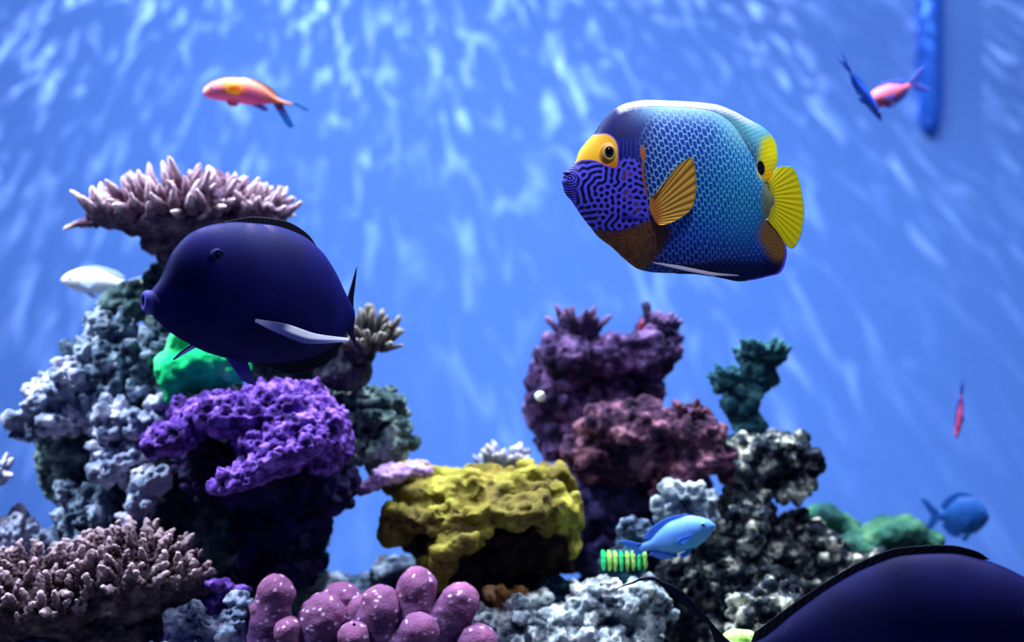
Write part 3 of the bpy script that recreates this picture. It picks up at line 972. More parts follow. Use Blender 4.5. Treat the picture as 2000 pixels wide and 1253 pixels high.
for f in (((542, 1118), (520, 1300), 35, 0, 1, 44), ((505, 1170), (518, 1290), 18, -5, 2, 30),
          ((646, 1158), (600, 1300), 42, -10, 3, 52), ((562, 1200), (585, 1310), 27, -40, 4, 34),
          ((660, 1143), (660, 1300), 40, 50, 5, 44), ((752, 1141), (715, 1300), 40, -6, 6, 50),
          ((700, 1165), (700, 1300), 36, 30, 14, 44), ((818, 1108), (792, 1300), 36, 20, 7, 42), ((918, 1140), (835, 1290), 36, 0, 8, 46),
          ((698, 1206), (694, 1310), 31, -60, 9, 34), ((848, 1200), (760, 1300), 36, -50, 10, 42),
          ((880, 1180), (850, 1310), 34, 10, 15, 46), ((950, 1216), (900, 1310), 40, -40, 11, 44)):
    finger(*f)
lump('base', [(600, 1310, 110, 40, 0, 60), (740, 1310, 120, 50, 0, 70), (870, 1310, 90, 40, 0, 60)], 1.63, rockmat('finger_coral_base', [(70, 40, 80), (110, 66, 116), (150, 92, 150)], 60, 0.6), [('fbm', 30, 4, 0)], vs=4, seed=9, parent=pf)
# ------------------------------------------------------------------ blue-faced angelfish
# profile traced in a 1671-wide enlargement of the fish: px = 1060 + X/2.984, py = 160 + Y/2.984
AK = 1 / 2.984
ACX, ACY = 780.0, 640.0
ang = Fish('angelfish', 'big blue faced angelfish with orange eye mask and yellow tail', D0, 1060 + ACX * AK, 160 + ACY * AK, yaw=7, ox=ACX, oy=ACY, sx=AK)

TOPO = [(112, 575), (118, 545), (140, 520), (190, 470), (205, 420), (240, 370), (295, 308), (340, 240), (420, 160), (500, 125), (620, 108), (820, 112), (1000, 125), (1110, 160), (1200, 206)]
BOTO = [(112, 600), (120, 640), (165, 700), (215, 775), (270, 845), (320, 905), (400, 965), (470, 1030), (560, 1093), (650, 1110), (800, 1118), (920, 1118)]
A_TOP = TOPO[:11] + [(820, 118), (1000, 140), (1110, 190), (1190, 264), (1260, 400), (1305, 530), (1330, 585), (1360, 610)]
A_BOT = BOTO[:10] + [(800, 1114), (950, 1104), (1080, 1075), (1190, 985), (1270, 870), (1305, 800), (1330, 785), (1360, 765)]
A_WID = [(112, 14), (135, 30), (190, 52), (280, 84), (400, 112), (560, 132), (700, 136), (900, 118), (1100, 80), (1230, 46), (1330, 24), (1360, 16)]

# labyrinth for the face: repeated band-pass filtering
_n = 320
_r = np.random.RandomState(4)
_u = _r.randn(_n, _n)
_fx = np.fft.fftfreq(_n)[:, None]
_fy = np.fft.fftfreq(_n)[None, :]
_fr = np.sqrt(_fx ** 2 + _fy ** 2)
_k0 = 1 / 20.0
_bp = np.exp(-((_fr - _k0) / (0.36 * _k0)) ** 2)
_bias = np.linspace(0.05, 0.5, _n)[:, None]     # mazes towards the mouth, spots towards the gill
for _i in range(14):
    _u = np.real(np.fft.ifft2(np.fft.fft2(_u) * _bp))
    _u = _u / (_u.std() + 1e-9)
    _u = np.tanh(1.5 * (_u + _bias * (_u * _u - 1)))
_u = np.real(np.fft.ifft2(np.fft.fft2(_u) * np.exp(-(_fr / (2.4 * _k0)) ** 2)))
_u = _u / _u.std()


def maze(X, Y):
    gx = (X - 100) / 520.0 * (_n - 1)
    gy = (Y - 400) / 520.0 * (_n - 1)
    gx = np.clip(gx, 0, _n - 1.001)
    gy = np.clip(gy, 0, _n - 1.001)
    i, j = gx.astype(int), gy.astype(int)
    a, b = gx - i, gy - j
    return (_u[i, j] * (1 - a) * (1 - b) + _u[i + 1, j] * a * (1 - b) + _u[i, j + 1] * (1 - a) * b + _u[i + 1, j + 1] * a * b)


def inpoly(X, Y, poly):
    """signed distance-like test: positive inside, in profile units"""
    P_ = np.asarray(poly, float)
    ins = np.zeros(len(X), bool)
    dist = np.full(len(X), 1e9)
    for (x0, y0), (x1, y1) in zip(P_, np.roll(P_, -1, axis=0)):
        c = ((y0 > Y) != (y1 > Y))
        with np.errstate(divide='ignore', invalid='ignore'):
            xi = (x1 - x0) * (Y - y0) / (y1 - y0 if y1 != y0 else 1e-9) + x0
        ins ^= c & (X < xi)
        dx, dy = x1 - x0, y1 - y0
        t = np.clip(((X - x0) * dx + (Y - y0) * dy) / (dx * dx + dy * dy + 1e-9), 0, 1)
        dist = np.minimum(dist, np.hypot(X - x0 - t * dx, Y - y0 - t * dy))
    return np.where(ins, dist, -dist)


MASK = curve([(180, 478), (196, 420), (240, 360), (290, 318), (345, 318), (392, 345), (412, 400), (413, 470), (402, 515), (370, 508), (328, 490), (285, 470), (230, 464), (180, 478)], 60)[:-1]
FACE = curve([(90, 480), (185, 476), (285, 474), (330, 494), (400, 520), (430, 470), (470, 455), (520, 470), (548, 520), (556, 600), (578, 690), (590, 800), (520, 840), (400, 870), (270, 860), (150, 720), (80, 620), (90, 480)], 80)[:-1]
THROAT = curve([(262, 850), (400, 882), (520, 846), (600, 810), (700, 830), (720, 880), (690, 960), (640, 1040), (560, 1100), (420, 1010), (300, 900), (262, 850)], 60)[:-1]
TOPX = np.array([p[0] for p in TOPO] + [1290, 1350, 1380, 1400], float)
TOPY = np.array([p[1] for p in TOPO] + [250, 305, 370, 430], float)


def angel_col(X, Y, *_):
    n = len(X)
    one = np.ones((n, 1))

    def c(*k):
        return np.tile(lin(*k), (n, 1))
    # ground colour
    col = mixc(c(6, 16, 96), c(6, 62, 170), sstep(430, 760, X))
    col = mixc(col, c(10, 112, 180), sstep(820, 1200, X))
    col = mixc(col, c(10, 22, 104), sstep(820, 1060, Y) * sstep(420, 700, X))
    # net of scales on a staggered lattice, columns leaning with the body
    cw = 29.0 - 8.0 * sstep(700, 1250, X)
    Xi = 560 + (X - 560) * 1.0
    # integral of 1/cw approximated piecewise
    gx = np.linspace(300, 1450, 600)
    cg = np.cumsum(1.0 / (24.0 - 8.0 * sstep(800, 1250, gx))) * (gx[1] - gx[0])
    lean = X - 0.20 * (Y - 620) * sstep(1350, 700, X)
    wob = 5 * vnoise(np.stack([X / 90, Y / 90, np.zeros(n)], axis=1), 9)
    u = np.interp(lean + wob, gx, cg)
    ch = 45.0 - 12.0 * sstep(800, 1250, X) - 8 * sstep(300, 140, Y)
    v = (Y + wob * 2.5) / 48.0
    v = v * (1 + 0.0 * ch)
    f1 = np.full(n, 9.0)
    f2 = np.full(n, 9.0)
    iu, iv = np.floor(u).astype(int), np.floor(v).astype(int)
    for a in (-1, 0, 1):
        for b in (-2, -1, 0, 1, 2):
            ku = iu + a
            kv = iv + b
            ju = _h(ku, kv, ku * 0, 3) - 0.5
            jv = _h(ku, kv, ku * 0, 4) - 0.5
            cu = ku + 0.5 + 0.3 * ju
            cv = kv + 0.5 + 0.5 * (ku % 2) + 0.3 * jv
            dd = np.hypot((u - cu) * 1.0, (v - cv) * 1.0)
            f2 = np.minimum(f2, np.maximum(f1, dd))
            f1 = np.minimum(f1, dd)
    net = sstep(0.26, 0.05, f2 - f1)
    lc = mixc(c(150, 206, 255), c(100, 206, 232), sstep(250, 620, Y) * sstep(600, 900, X))
    lc = mixc(lc, c(70, 128, 240), sstep(700, 960, Y))
    lc = mixc(lc, c(120, 214, 232), sstep(520, 240, Y) * sstep(900, 1150, X))
    amt = sstep(500, 640, X + 0.25 * (Y - 400) * (Y < 400)) * (1 - 0.55 * sstep(1000, 1100, Y)) * sstep(1330, 1260, X) * 0.95
    col = mixc(col, lc, net * amt)
    # pale aqua bloom under the back, white back
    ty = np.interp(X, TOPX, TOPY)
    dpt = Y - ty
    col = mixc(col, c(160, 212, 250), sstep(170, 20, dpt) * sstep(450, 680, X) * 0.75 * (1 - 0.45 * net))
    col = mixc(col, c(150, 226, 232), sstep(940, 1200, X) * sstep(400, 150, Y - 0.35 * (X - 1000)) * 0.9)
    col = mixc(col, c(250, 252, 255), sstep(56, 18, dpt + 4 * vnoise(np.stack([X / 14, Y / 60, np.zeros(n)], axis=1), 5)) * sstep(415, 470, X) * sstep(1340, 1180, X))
    # yellow lobe of the dorsal fin
    yl = inpoly(X, Y, curve([(1292, 330), (1340, 310), (1400, 360), (1400, 460), (1372, 520), (1330, 580), (1290, 560), (1262, 520), (1268, 440), (1292, 330)], 50)[:-1])
    col = mixc(col, c(250, 238, 40), sstep(-34, 22, yl))
    col = mixc(col, c(255, 200, 24), sstep(-10, 30, yl) * sstep(470, 560, Y))
    col = mixc(col, c(150, 232, 200), sstep(1360, 1384, X) * sstep(450, 380, Y) * 0.9)
    # olive wrist before the tail
    ol = inpoly(X, Y, curve([(1300, 590), (1360, 570), (1400, 700), (1370, 810), (1316, 790), (1290, 690), (1300, 590)], 40)[:-1])
    col = mixc(col, c(128, 132, 84), sstep(-40, 14, ol) * 0.9)
    # anal fin lobe: gold brown with dark rows of dots
    an = inpoly(X, Y, curve([(1290, 830), (1330, 808), (1385, 880), (1430, 950), (1430, 1010), (1390, 1040), (1310, 960), (1280, 890), (1290, 830)], 40)[:-1])
    dots = sstep(0.1, -0.5, np.sin(X * 0.36 + Y * 0.10) * np.sin(Y * 0.36 - X * 0.05))
    col = mixc(col, mixc(c(176, 130, 62), c(70, 44, 50), dots), sstep(-46, 26, an))
    # throat: rust brown, speckled
    th = inpoly(X, Y, THROAT)
    spk = sstep(0.1, 0.5, vnoise(np.stack([X / 9, Y / 9, np.zeros(n)], axis=1), 2))
    tcol = mixc(c(128, 76, 40), c(52, 34, 44), spk * 0.7)
    col = mixc(col, mixc(tcol, c(16, 14, 60), sstep(500, 700, X) * 0.55), sstep(-26, 24, th))
    # dark nape, streaked cheek top
    st = sstep(0.25, 0.6, np.sin(X * 0.26 + 2.2 * vnoise(np.stack([X / 40, Y / 60, np.zeros(n)], axis=1), 6)))
    cheek = sstep(408, 440, X) * sstep(575, 540, X) * sstep(330, 370, Y) * sstep(520, 470, Y)
    col = mixc(col, c(34, 56, 190), st * cheek * 0.75)
    # blue face with a violet labyrinth
    fc_ = inpoly(X, Y, FACE)
    mz = maze(X, Y)
    near = sstep(205, 165, X)
    line = sstep(0.02, -0.34, mz)
    cs, sn_ = X - 150, Y - 570
    stripes = sstep(-0.2, 0.3, np.sin(np.hypot(cs, sn_ * 1.1) * 0.40 + 1.2 * vnoise(np.stack([X / 30, Y / 30, np.zeros(n)], axis=1), 8)))
    line = line * (1 - near) + stripes * near
    fcol = mixc(c(6, 8, 56), c(98, 90, 252), line)
    cell = (mz > 0.75) & (X > 300) & (X < 545)
    g = _h((X / 62).astype(int), (Y / 58).astype(int), (X * 0).astype(int), 12)
    fcol = mixc(fcol, c(150, 84, 40), (sstep(0.8, 1.25, mz) * (g > 0.8) * cell))
    col = mixc(col, fcol, sstep(-6, 6, fc_))
    # orange spot and seam on the gill edge
    sp = np.hypot((X - 556 - (Y - 430) * 0.06) / 15.0, (Y - 430) / 46.0)
    col = mixc(col, c(190, 104, 40), sstep(1.15, 0.8, sp))
    sm = np.abs(X - np.interp(Y, [480, 560, 640, 700], [553, 556, 570, 584]))
    col = mixc(col, c(170, 90, 44), sstep(9, 4, sm) * sstep(470, 490, Y) * sstep(690, 650, Y))
    # orange eye mask with a violet rim
    mk = inpoly(X, Y, MASK)
    col = mixc(col, c(112, 72, 214), sstep(-11, -5, mk))
    mcol = mixc(c(255, 190, 40), c(226, 132, 30), sstep(430, 520, Y) * sstep(280, 360, X))
    col = mixc(col, mcol, sstep(-4, 2, mk))
    # false eye
    es = np.hypot((X - 1276 - (Y - 497) * 0.08) / 23.0, (Y - 497) / 42.0)
    col = mixc(col, c(8, 8, 44), sstep(1.12, 0.92, es))
    return col


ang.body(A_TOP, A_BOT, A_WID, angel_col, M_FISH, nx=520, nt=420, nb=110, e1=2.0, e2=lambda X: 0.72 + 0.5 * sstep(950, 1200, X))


def dorsal_col(X, Y, U, V):
    col = angel_col(X, Y)
    return mixc(col, np.tile(lin(120, 220, 240), (len(X), 1)), sstep(0.95, 1.0, V) * (X > 1240) * 0.8)


ang.fin([(450, 170), (620, 150), (820, 150), (1000, 172), (1100, 230), (1160, 310), (1225, 430), (1275, 540), (1300, 590)],
        [(440, 150), (500, 125), (620, 108), (820, 112), (1000, 125), (1110, 160), (1200, 206), (1290, 252), (1350, 308), (1380, 372), (1384, 430), (1366, 500), (1330, 572)],
        dorsal_col, M_FIN, 'dorsal_fin', 240, 90, ang.wedge(5), rays=44, ray_amp=0.7)


def anal_col(X, Y, U, V):
    col = angel_col(X, Y)
    col = mixc(col, np.tile(lin(10, 12, 60), (len(X), 1)), sstep(1000, 1080, Y) * 0.8)
    return mixc(col, np.tile(lin(120, 100, 240), (len(X), 1)), sstep(0.93, 0.985, V) * (X > 1200))


ang.fin([(700, 1080), (950, 1050), (1080, 1010), (1180, 930), (1250, 850), (1300, 796)],
        [(780, 1117), (920, 1120), (1050, 1142), (1150, 1160), (1230, 1152), (1330, 1130), (1392, 1112), (1425, 1060), (1438, 990), (1424, 930), (1382, 870), (1330, 806), (1308, 797)],
        anal_col, M_FIN, 'anal_fin', 220, 90, ang.wedge(4), rays=40, ray_amp=0.7)


def tail_col(X, Y, U, V):
    n = len(X)
    ray = 0.5 + 0.5 * np.sin(U * 2 * np.pi * 17 + 1.0)
    col = mixc(np.tile(lin(252, 240, 20), (n, 1)), np.tile(lin(232, 206, 16), (n, 1)), ray * 0.7)
    col = mixc(col, np.tile(lin(186, 178, 60), (n, 1)), sstep(0.22, 0.0, V) * 0.8)
    return mixc(col, np.tile(lin(90, 210, 230), (n, 1)), sstep(0.955, 0.99, V))


ang.fin([(1322, 578), (1332, 640), (1336, 700), (1332, 760), (1318, 800)],
        [(1380, 490), (1420, 482), (1462, 483), (1505, 540), (1530, 640), (1543, 740), (1535, 840), (1510, 920), (1470, 966), (1440, 955), (1400, 895)],
        tail_col, M_TAIL, 'tail_fin', 180, 70, (34, 5), rays=17, ray_amp=1.2)


def pect_col(X, Y, U, V):
    n = len(X)
    ray = 0.5 + 0.5 * np.sin(U * 2 * np.pi * 15)
    col = mixc(np.tile(lin(255, 196, 76), (n, 1)), np.tile(lin(146, 96, 40), (n, 1)), ray ** 2 * sstep(0.1, 0.35, V))
    col = mixc(col, np.tile(lin(206, 124, 56), (n, 1)), sstep(0.34, 0.1, V))
    return mixc(col, np.tile(lin(110, 120, 60), (n, 1)), sstep(0.94, 1.0, V) * 0.7)


hw = ang.halfw(620, 740)
ang.fin([(596, 690), (590, 740), (612, 800), (640, 842)],
        [(628, 660), (690, 575), (760, 495), (828, 456), (848, 510), (856, 600), (850, 690), (826, 752), (770, 800), (712, 830), (660, 846)],
        pect_col, M_TAIL, 'pectoral_fin', 200, 60, (12, 3), yfun=lambda U, V: -hw - 4 - 46 * V + 10 * V * V, rays=15, ray_amp=2.4)
ang.fin([(596, 690), (590, 740), (612, 800), (640, 842)],
        [(640, 740), (720, 690), (800, 670), (830, 700), (820, 800), (770, 850), (700, 860)],
        pect_col, M_FIN, 'pectoral_fin', 80, 24, (12, 3), yfun=lambda U, V: hw + 4 + 60 * V, rays=15, ray_amp=2.0)


def pelv_col(X, Y, U, V):
    n = len(X)
    return mixc(np.tile(lin(250, 244, 255), (n, 1)), np.tile(lin(150, 136, 220), (n, 1)), sstep(0.6, 1.0, V))


hw2 = ang.halfw(760, 1075)
for sgn in (-1, 1):
    ang.fin([(625, 1052), (760, 1068), (900, 1094), (1000, 1112), (1140, 1124)],
            [(640, 1062), (760, 1090), (900, 1117), (1000, 1130), (1140, 1130)],
            pelv_col, M_TAIL, 'pelvic_fin', 80, 10, (14, 5), yfun=lambda U, V, sg=sgn: sg * (62 - 30 * U))
# eye: gold brown socket, ring and pupil
ex, ey = 364, 432
hwe = ang.halfw(ex, ey)
for sg in (-1, 1):
    soc = ang.ball(ex, ey + 4, sg * (hwe - 8), 54, 66, 22, M_FISH, 'eye', None, lin(214, 132, 52))
    ang.ball(ex, ey, sg * (hwe - 2), 42, 50, 24, M_FISH, 'eyeball', soc, lin(58, 62, 50))
    ang.ring(ex, ey - 2, sg * (hwe + 16), 31, 37, 7, M_FISH, 'iris', soc, lin(206, 176, 96))
    ang.ball(ex, ey - 4, sg * (hwe + 4), 29, 36, 20, M_PUPIL, 'pupil', soc)
# lips
lipc = lin(66, 60, 170)
ang.ball(140, 540, 0, 24, 15, 34, M_FISH, 'upper_lip', None, lin(40, 40, 130))
ang.ball(130, 592, 0, 22, 25, 36, M_FISH, 'lower_lip', None, lipc)
ang.ball(124, 562, 0, 10, 7, 26, M_PUPIL, 'mouth_gap')
# cheek spine
hs = ang.halfw(520, 795)
for sg in (-1, 1):
    ang.fin([(440, 752), (520, 790), (592, 797)], [(440, 766), (520, 806), (596, 806)], lambda X, Y, U, V: np.tile(lin(86, 84, 228), (len(X), 1)), M_FIN, 'cheek_spine', 24, 6, (8, 5), yfun=lambda U, V, sg=sg: sg * (hs + 4))

# ------------------------------------------------------------------ black surgeonfish (three-quarter view)
SY = 36.0
sur = Fish('surgeonfish', 'large black surgeonfish hovering before the reef, mouth open', 1.46, 495, 575, yaw=SY, ox=495, oy=575)
S_TOP = [(316, 585), (323, 574), (341, 545), (360, 496), (390, 459), (428, 441), (470, 434), (520, 436), (570, 450), (612, 482), (640, 524), (662, 572), (676, 600)]
S_BOT = [(316, 598), (325, 611), (345, 638), (377, 664), (424, 690), (480, 706), (540, 712), (590, 704), (630, 684), (655, 660), (668, 644), (672, 640), (676, 634)]
S_WID = [(316, 10), (330, 15), (360, 26), (420, 54), (500, 66), (560, 60), (620, 38), (655, 16), (676, 7)]


def sur_col(X, Y, *_):
    n = len(X)
    p = np.stack([X / 60, Y / 60, np.zeros(n)], axis=1)
    return mixc(np.tile(lin(10, 10, 74), (n, 1)), np.tile(lin(19, 17, 96), (n, 1)), np.clip(0.5 + 0.6 * fbm(p, 3, 2), 0, 1))


sur.body(S_TOP, S_BOT, S_WID, sur_col, M_DARKFISH, nx=140, nt=80, nb=80, e1=2.2, e2=0.6)
dk = lambda *k: (lambda X, Y, *_: np.tile(lin(*k), (len(X), 1)))
sur.fin([(450, 446), (520, 446), (580, 468), (620, 505)], [(440, 436), (500, 423), (545, 427), (590, 452), (612, 484), (622, 500)], dk(14, 12, 46), M_FIN, 'dorsal_fin', 80, 16, (8, 1.5), rays=26, ray_amp=0.8)
sur.fin([(660, 600), (664, 620), (660, 640)], [(683, 513), (680, 545), (676, 590), (677, 620), (677, 650), (684, 676), (694, 702)], dk(20, 18, 66), M_FIN, 'tail_fin', 60, 14, (6, 1.5))
sur.fin([(480, 700), (560, 706), (630, 680), (655, 655)], [(520, 716), (560, 732), (620, 716), (662, 662)], dk(14, 12, 46), M_FIN, 'anal_fin', 60, 12, (8, 1.5), rays=18, ray_amp=0.8)


def spec_col(X, Y, U, V):
    n = len(X)
    w = sstep(0.28, 0.4, U) * sstep(0.62, 0.42, V)
    st = 0.5 + 0.5 * np.sin(V * 40)
    return mixc(np.tile(lin(40, 40, 130), (n, 1)), mixc(np.tile(lin(244, 240, 255), (n, 1)), np.tile(lin(150, 150, 220), (n, 1)), st * sstep(0.6, 1, U)), w)


# near side breast fin trails back, far side one shows below the belly
hp = 62
sur.fin([(470, 622), (520, 632), (575, 652), (628, 660)], [(466, 628), (506, 652), (560, 672), (626, 667)], spec_col, M_FIN, 'pectoral_fin', 70, 18, (4, 1.2), yfun=lambda U, V: -hp - 6 - 16 * U - 10 * V)
sur.fin([(452, 650), (425, 664), (398, 684), (384, 700)], [(446, 662), (424, 676), (400, 692), (386, 702)], lambda X, Y, U, V: mixc(np.tile(lin(20, 18, 70), (len(X), 1)), np.tile(lin(170, 180, 250), (len(X), 1)), sstep(0.25, 0.5, V) * sstep(0.05, 0.3, U) * sstep(1.0, 0.8, U)), M_FIN, 'pectoral_fin', 40, 14, (5, 2), yfun=lambda U, V: 62 + 6 * U)
sur.fin([(440, 694), (470, 704), (478, 706)], [(468, 742), (482, 748), (490, 750)], dk(96, 80, 190), M_FIN, 'pelvic_fin', 14, 18, (5, 1.5), yfun=lambda U, V: -16 - 6 * V)
# eye under a brow ridge
M_DULL = plain('dull_pupil', (4, 4, 22), 0.7, 0.1)
hE = sur.halfw(418, 503)
for sg in (-1, 1):
    e_ = sur.ball(418, 503, sg * (hE - 5), 15, 14, 7, M_DARKFISH, 'eye', None, lin(26, 24, 84))
    sur.ring(418, 503, sg * (hE + 0), 10, 10, 2, M_DARKFISH, 'iris', e_, lin(26, 24, 84))
    sur.ball(418, 503, sg * (hE - 1.5), 8, 8, 4, M_DULL, 'pupil', e_)
# snout with thick pale lips round an open mouth
def snout():
    k = sur.s
    prof = [(26, 13), (14, 20), (2, 21), (-6, 19), (-11, 15), (-12, 11), (-9, 7.5), (-3, 5.5), (6, 4)]
    n = 36
    V, Q = [], []
    for (ax, r) in prof:
        for j in range(n):
            a = 2 * math.pi * j / n
            lx, lz = sur.xz(324 + ax * 1.0, 592)
            V.append((lx, 0.84 * r * k * math.cos(a), lz + 1.12 * r * k * math.sin(a) - 0.25 * ax * k * (1 if math.sin(a) > 0 else 0.4)))
    for i in range(len(prof) - 1):
        for j in range(n):
            Q.append((i * n + j, i * n + (j + 1) % n, (i + 1) * n + (j + 1) % n, (i + 1) * n + j))
    c = np.concatenate([np.tile(lin(20, 18, 74) if i < 3 else lin(84, 80, 176) if i < 6 else lin(6, 6, 24), (n, 1)) for i in range(len(prof))])
    me = mesh_np('lips', V, Q, None, c)
    fix_normals(me)
    o = link('lips', me, M_DARKFISH, sur.root)
    o['label'] = 'pale violet lips round the open mouth'


snout()

# ------------------------------------------------------------------ dark fish whose back fills the lower corner
big = Fish('surgeonfish', 'dark blue black fish with only its arched back in view', 1.40, 1790, 1290, yaw=-12, ox=1790, oy=1290)
B_TOP = [(1440, 1278), (1490, 1262), (1560, 1205), (1630, 1150), (1700, 1108), (1770, 1082), (1850, 1076), (1920, 1090), (1985, 1118), (2060, 1172), (2120, 1240), (2150, 1300)]
B_BOT = [(1440, 1310), (1490, 1330), (1560, 1390), (1630, 1440), (1700, 1475), (1770, 1490), (1850, 1488), (1920, 1470), (1985, 1440), (2060, 1400), (2120, 1360), (2150, 1330)]
B_WID = [(1440, 8), (1500, 20), (1600, 46), (1750, 74), (1900, 76), (2020, 56), (2100, 34), (2150, 14)]
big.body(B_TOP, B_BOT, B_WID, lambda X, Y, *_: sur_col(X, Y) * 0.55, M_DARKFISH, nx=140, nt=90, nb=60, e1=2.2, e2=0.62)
big.fin([(1475, 1276), (1560, 1220), (1660, 1140), (1770, 1090), (1880, 1088)], [(1484, 1248), (1545, 1198), (1620, 1142), (1690, 1098), (1760, 1070), (1850, 1062), (1900, 1072), (1925, 1088)], dk(10, 9, 34), M_FIN, 'dorsal_fin', 90, 14, (9, 1.5), rays=24, ray_amp=0.8)
big.fin([(1500, 1330), (1600, 1424), (1770, 1484), (1900, 1472)], [(1490, 1352), (1590, 1452), (1770, 1512), (1930, 1478)], dk(10, 9, 34), M_FIN, 'anal_fin', 60, 10, (9, 1.5))
big.fin([(1448, 1278), (1446, 1294), (1448, 1310)], [(1285, 1147), (1320, 1158), (1360, 1186), (1396, 1240), (1410, 1290), (1396, 1340), (1350, 1420), (1290, 1470)], dk(12, 11, 44), M_FIN, 'tail_fin', 70, 18, (9, 1.5))
hb = big.halfw(1965, 1160)
for sg in (-1, 1):
    e_ = big.ball(1992, 1178, sg * (big.halfw(1992, 1178) - 3), 17, 17, 8, M_DARKFISH, 'eye', None, lin(24, 22, 70))
    big.ring(1992, 1178, sg * (big.halfw(1992, 1178) + 3), 11, 11, 2.4, M_DARKFISH, 'iris', e_, lin(50, 46, 120))
    big.ball(1992, 1178, sg * (big.halfw(1992, 1178) + 2), 9, 9, 4, M_PUPIL, 'pupil', e_)
for sg in (-1, 1):
    big.fin([(1930, 1300), (1925, 1330), (1920, 1350)], [(1830, 1310), (1810, 1350), (1850, 1380)], dk(12, 11, 44), M_FIN, 'pectoral_fin', 30, 12, (5, 1.5), yfun=lambda U, V, sg=sg: sg * (76 + 26 * V))
# trailing filament of the tail, a tapering thread
fil = curve([(1300, 1152), (1283, 1147), (1262, 1150), (1245, 1158), (1228, 1164), (1212, 1172)], 30)
V, Q = [], []
for i, (x, y) in enumerate(fil):
    lx, lz = big.xz(x, y)
    r = (3.2 * (1 - i / 29) + 0.8) * big.s
    for j in range(8):
        a = 2 * math.pi * j / 8
        V.append((lx + r * 0.3 * math.cos(a), r * math.cos(a), lz + r * math.sin(a)))
for i in range(29):
    for j in range(8):
        Q.append((i * 8 + j, i * 8 + (j + 1) % 8, i * 8 + 8 + (j + 1) % 8, i * 8 + 8 + j))
link('tail_filament', mesh_np('tail_filament', V, Q, None, np.tile(lin(10, 10, 40), (len(V), 1))), M_FIN, big.root)

# ------------------------------------------------------------------ orange pink anthias (profile in a 2000-wide enlargement)
AN = 1 / 6.6667
an = Fish('anthias', 'orange and pink anthias swimming in open water, tail forked', 1.86, 360 + 820 * AN, 100 + 540 * AN, yaw=18, ox=820, oy=540, sx=AN, group='slender pink reef fish')
N_TOP = [(275, 560), (290, 515), (350, 450), (450, 398), (600, 362), (780, 356), (900, 384), (1020, 444), (1120, 530), (1200, 592), (1300, 632), (1390, 650)]
N_BOT = [(275, 575), (300, 610), (350, 634), (450, 652), (560, 668), (700, 684), (850, 696), (950, 692), (1060, 676), (1160, 668), (1300, 672), (1390, 670)]
N_WID = [(275, 20), (330, 60), (450, 100), (650, 120), (850, 105), (1050, 60), (1200, 30), (1390, 10)]


def an_col(X, Y, *_):
    n = len(X)
    c = lambda *k: np.tile(lin(*k), (n, 1))
    t = np.clip((Y - np.interp(X, [p[0] for p in N_TOP], [p[1] for p in N_TOP])) / 300, 0, 1)
    col = mixc(c(222, 122, 96), c(255, 104, 166), sstep(0.2, 0.75, t))
    o_ = np.exp(-(((X - 620) / 150) ** 2 + ((Y - 500) / 90) ** 2))
    col = mixc(col, c(246, 150, 44), o_)
    col = mixc(col, c(226, 104, 176), np.exp(-(((X - 420) / 70) ** 2 + ((Y - 520) / 110) ** 2)) * 0.6)
    col = mixc(col, c(236, 150, 176), sstep(350, 290, X))
    col = mixc(col, c(255, 150, 90), sstep(1080, 1200, X) * 0.7)
    return col


an.body(N_TOP, N_BOT, N_WID, an_col, M_FISH, nx=90, nt=44, nb=30)
an.fin([(700, 372), (880, 390), (1040, 470), (1140, 560)], [(760, 350), (900, 350), (1060, 410), (1190, 510), (1235, 580)], lambda X, Y, U, V: mixc(np.tile(lin(240, 150, 120), (len(X), 1)), np.tile(lin(50, 170, 215), (len(X), 1)), sstep(0.45, 0.8, V)), M_FIN, 'dorsal_fin', 40, 10, (10, 3))
an.fin([(1290, 634), (1340, 648), (1370, 662)], [(1440, 620), (1520, 668), (1590, 720), (1560, 740), (1460, 694)], dk(90, 160, 220), M_FIN, 'tail_fin', 30, 12, (12, 4))
an.fin([(1140, 668), (1200, 670), (1260, 670)], [(1300, 940), (1370, 975), (1400, 940)], lambda X, Y, U, V: mixc(np.tile(lin(120, 60, 160), (len(X), 1)), np.tile(lin(50, 150, 226), (len(X), 1)), sstep(0.1, 0.6, V)), M_FIN, 'tail_fin', 24, 14, (12, 4))
an.fin([(850, 690), (950, 690), (1010, 680)], [(920, 720), (1040, 770), (1090, 740)], dk(140, 130, 220), M_FIN, 'anal_fin', 20, 8, (8, 3))
for sg in (-1, 1):
    an.fin([(560, 480), (552, 530), (570, 575)], [(700, 468), (748, 530), (700, 600)], dk(255, 170, 50), M_FIN, 'pectoral_fin', 20, 8, (8, 3), yfun=lambda U, V, sg=sg: sg * (112 + 24 * V))
    an.fin([(560, 662), (600, 668), (640, 674)], [(600, 716), (680, 722), (722, 686)], dk(236, 170, 170), M_FIN, 'pelvic_fin', 16, 8, (8, 3), yfun=lambda U, V, sg=sg: sg * (30 + 20 * V))
    h_ = an.halfw(372, 510)
    e_ = an.ball(372, 512, sg * (h_ - 6), 24, 24, 14, M_FISH, 'eye', None, lin(214, 90, 170))
    an.ball(372, 512, sg * (h_ + 4), 12, 12, 8, M_PUPIL, 'pupil', e_)


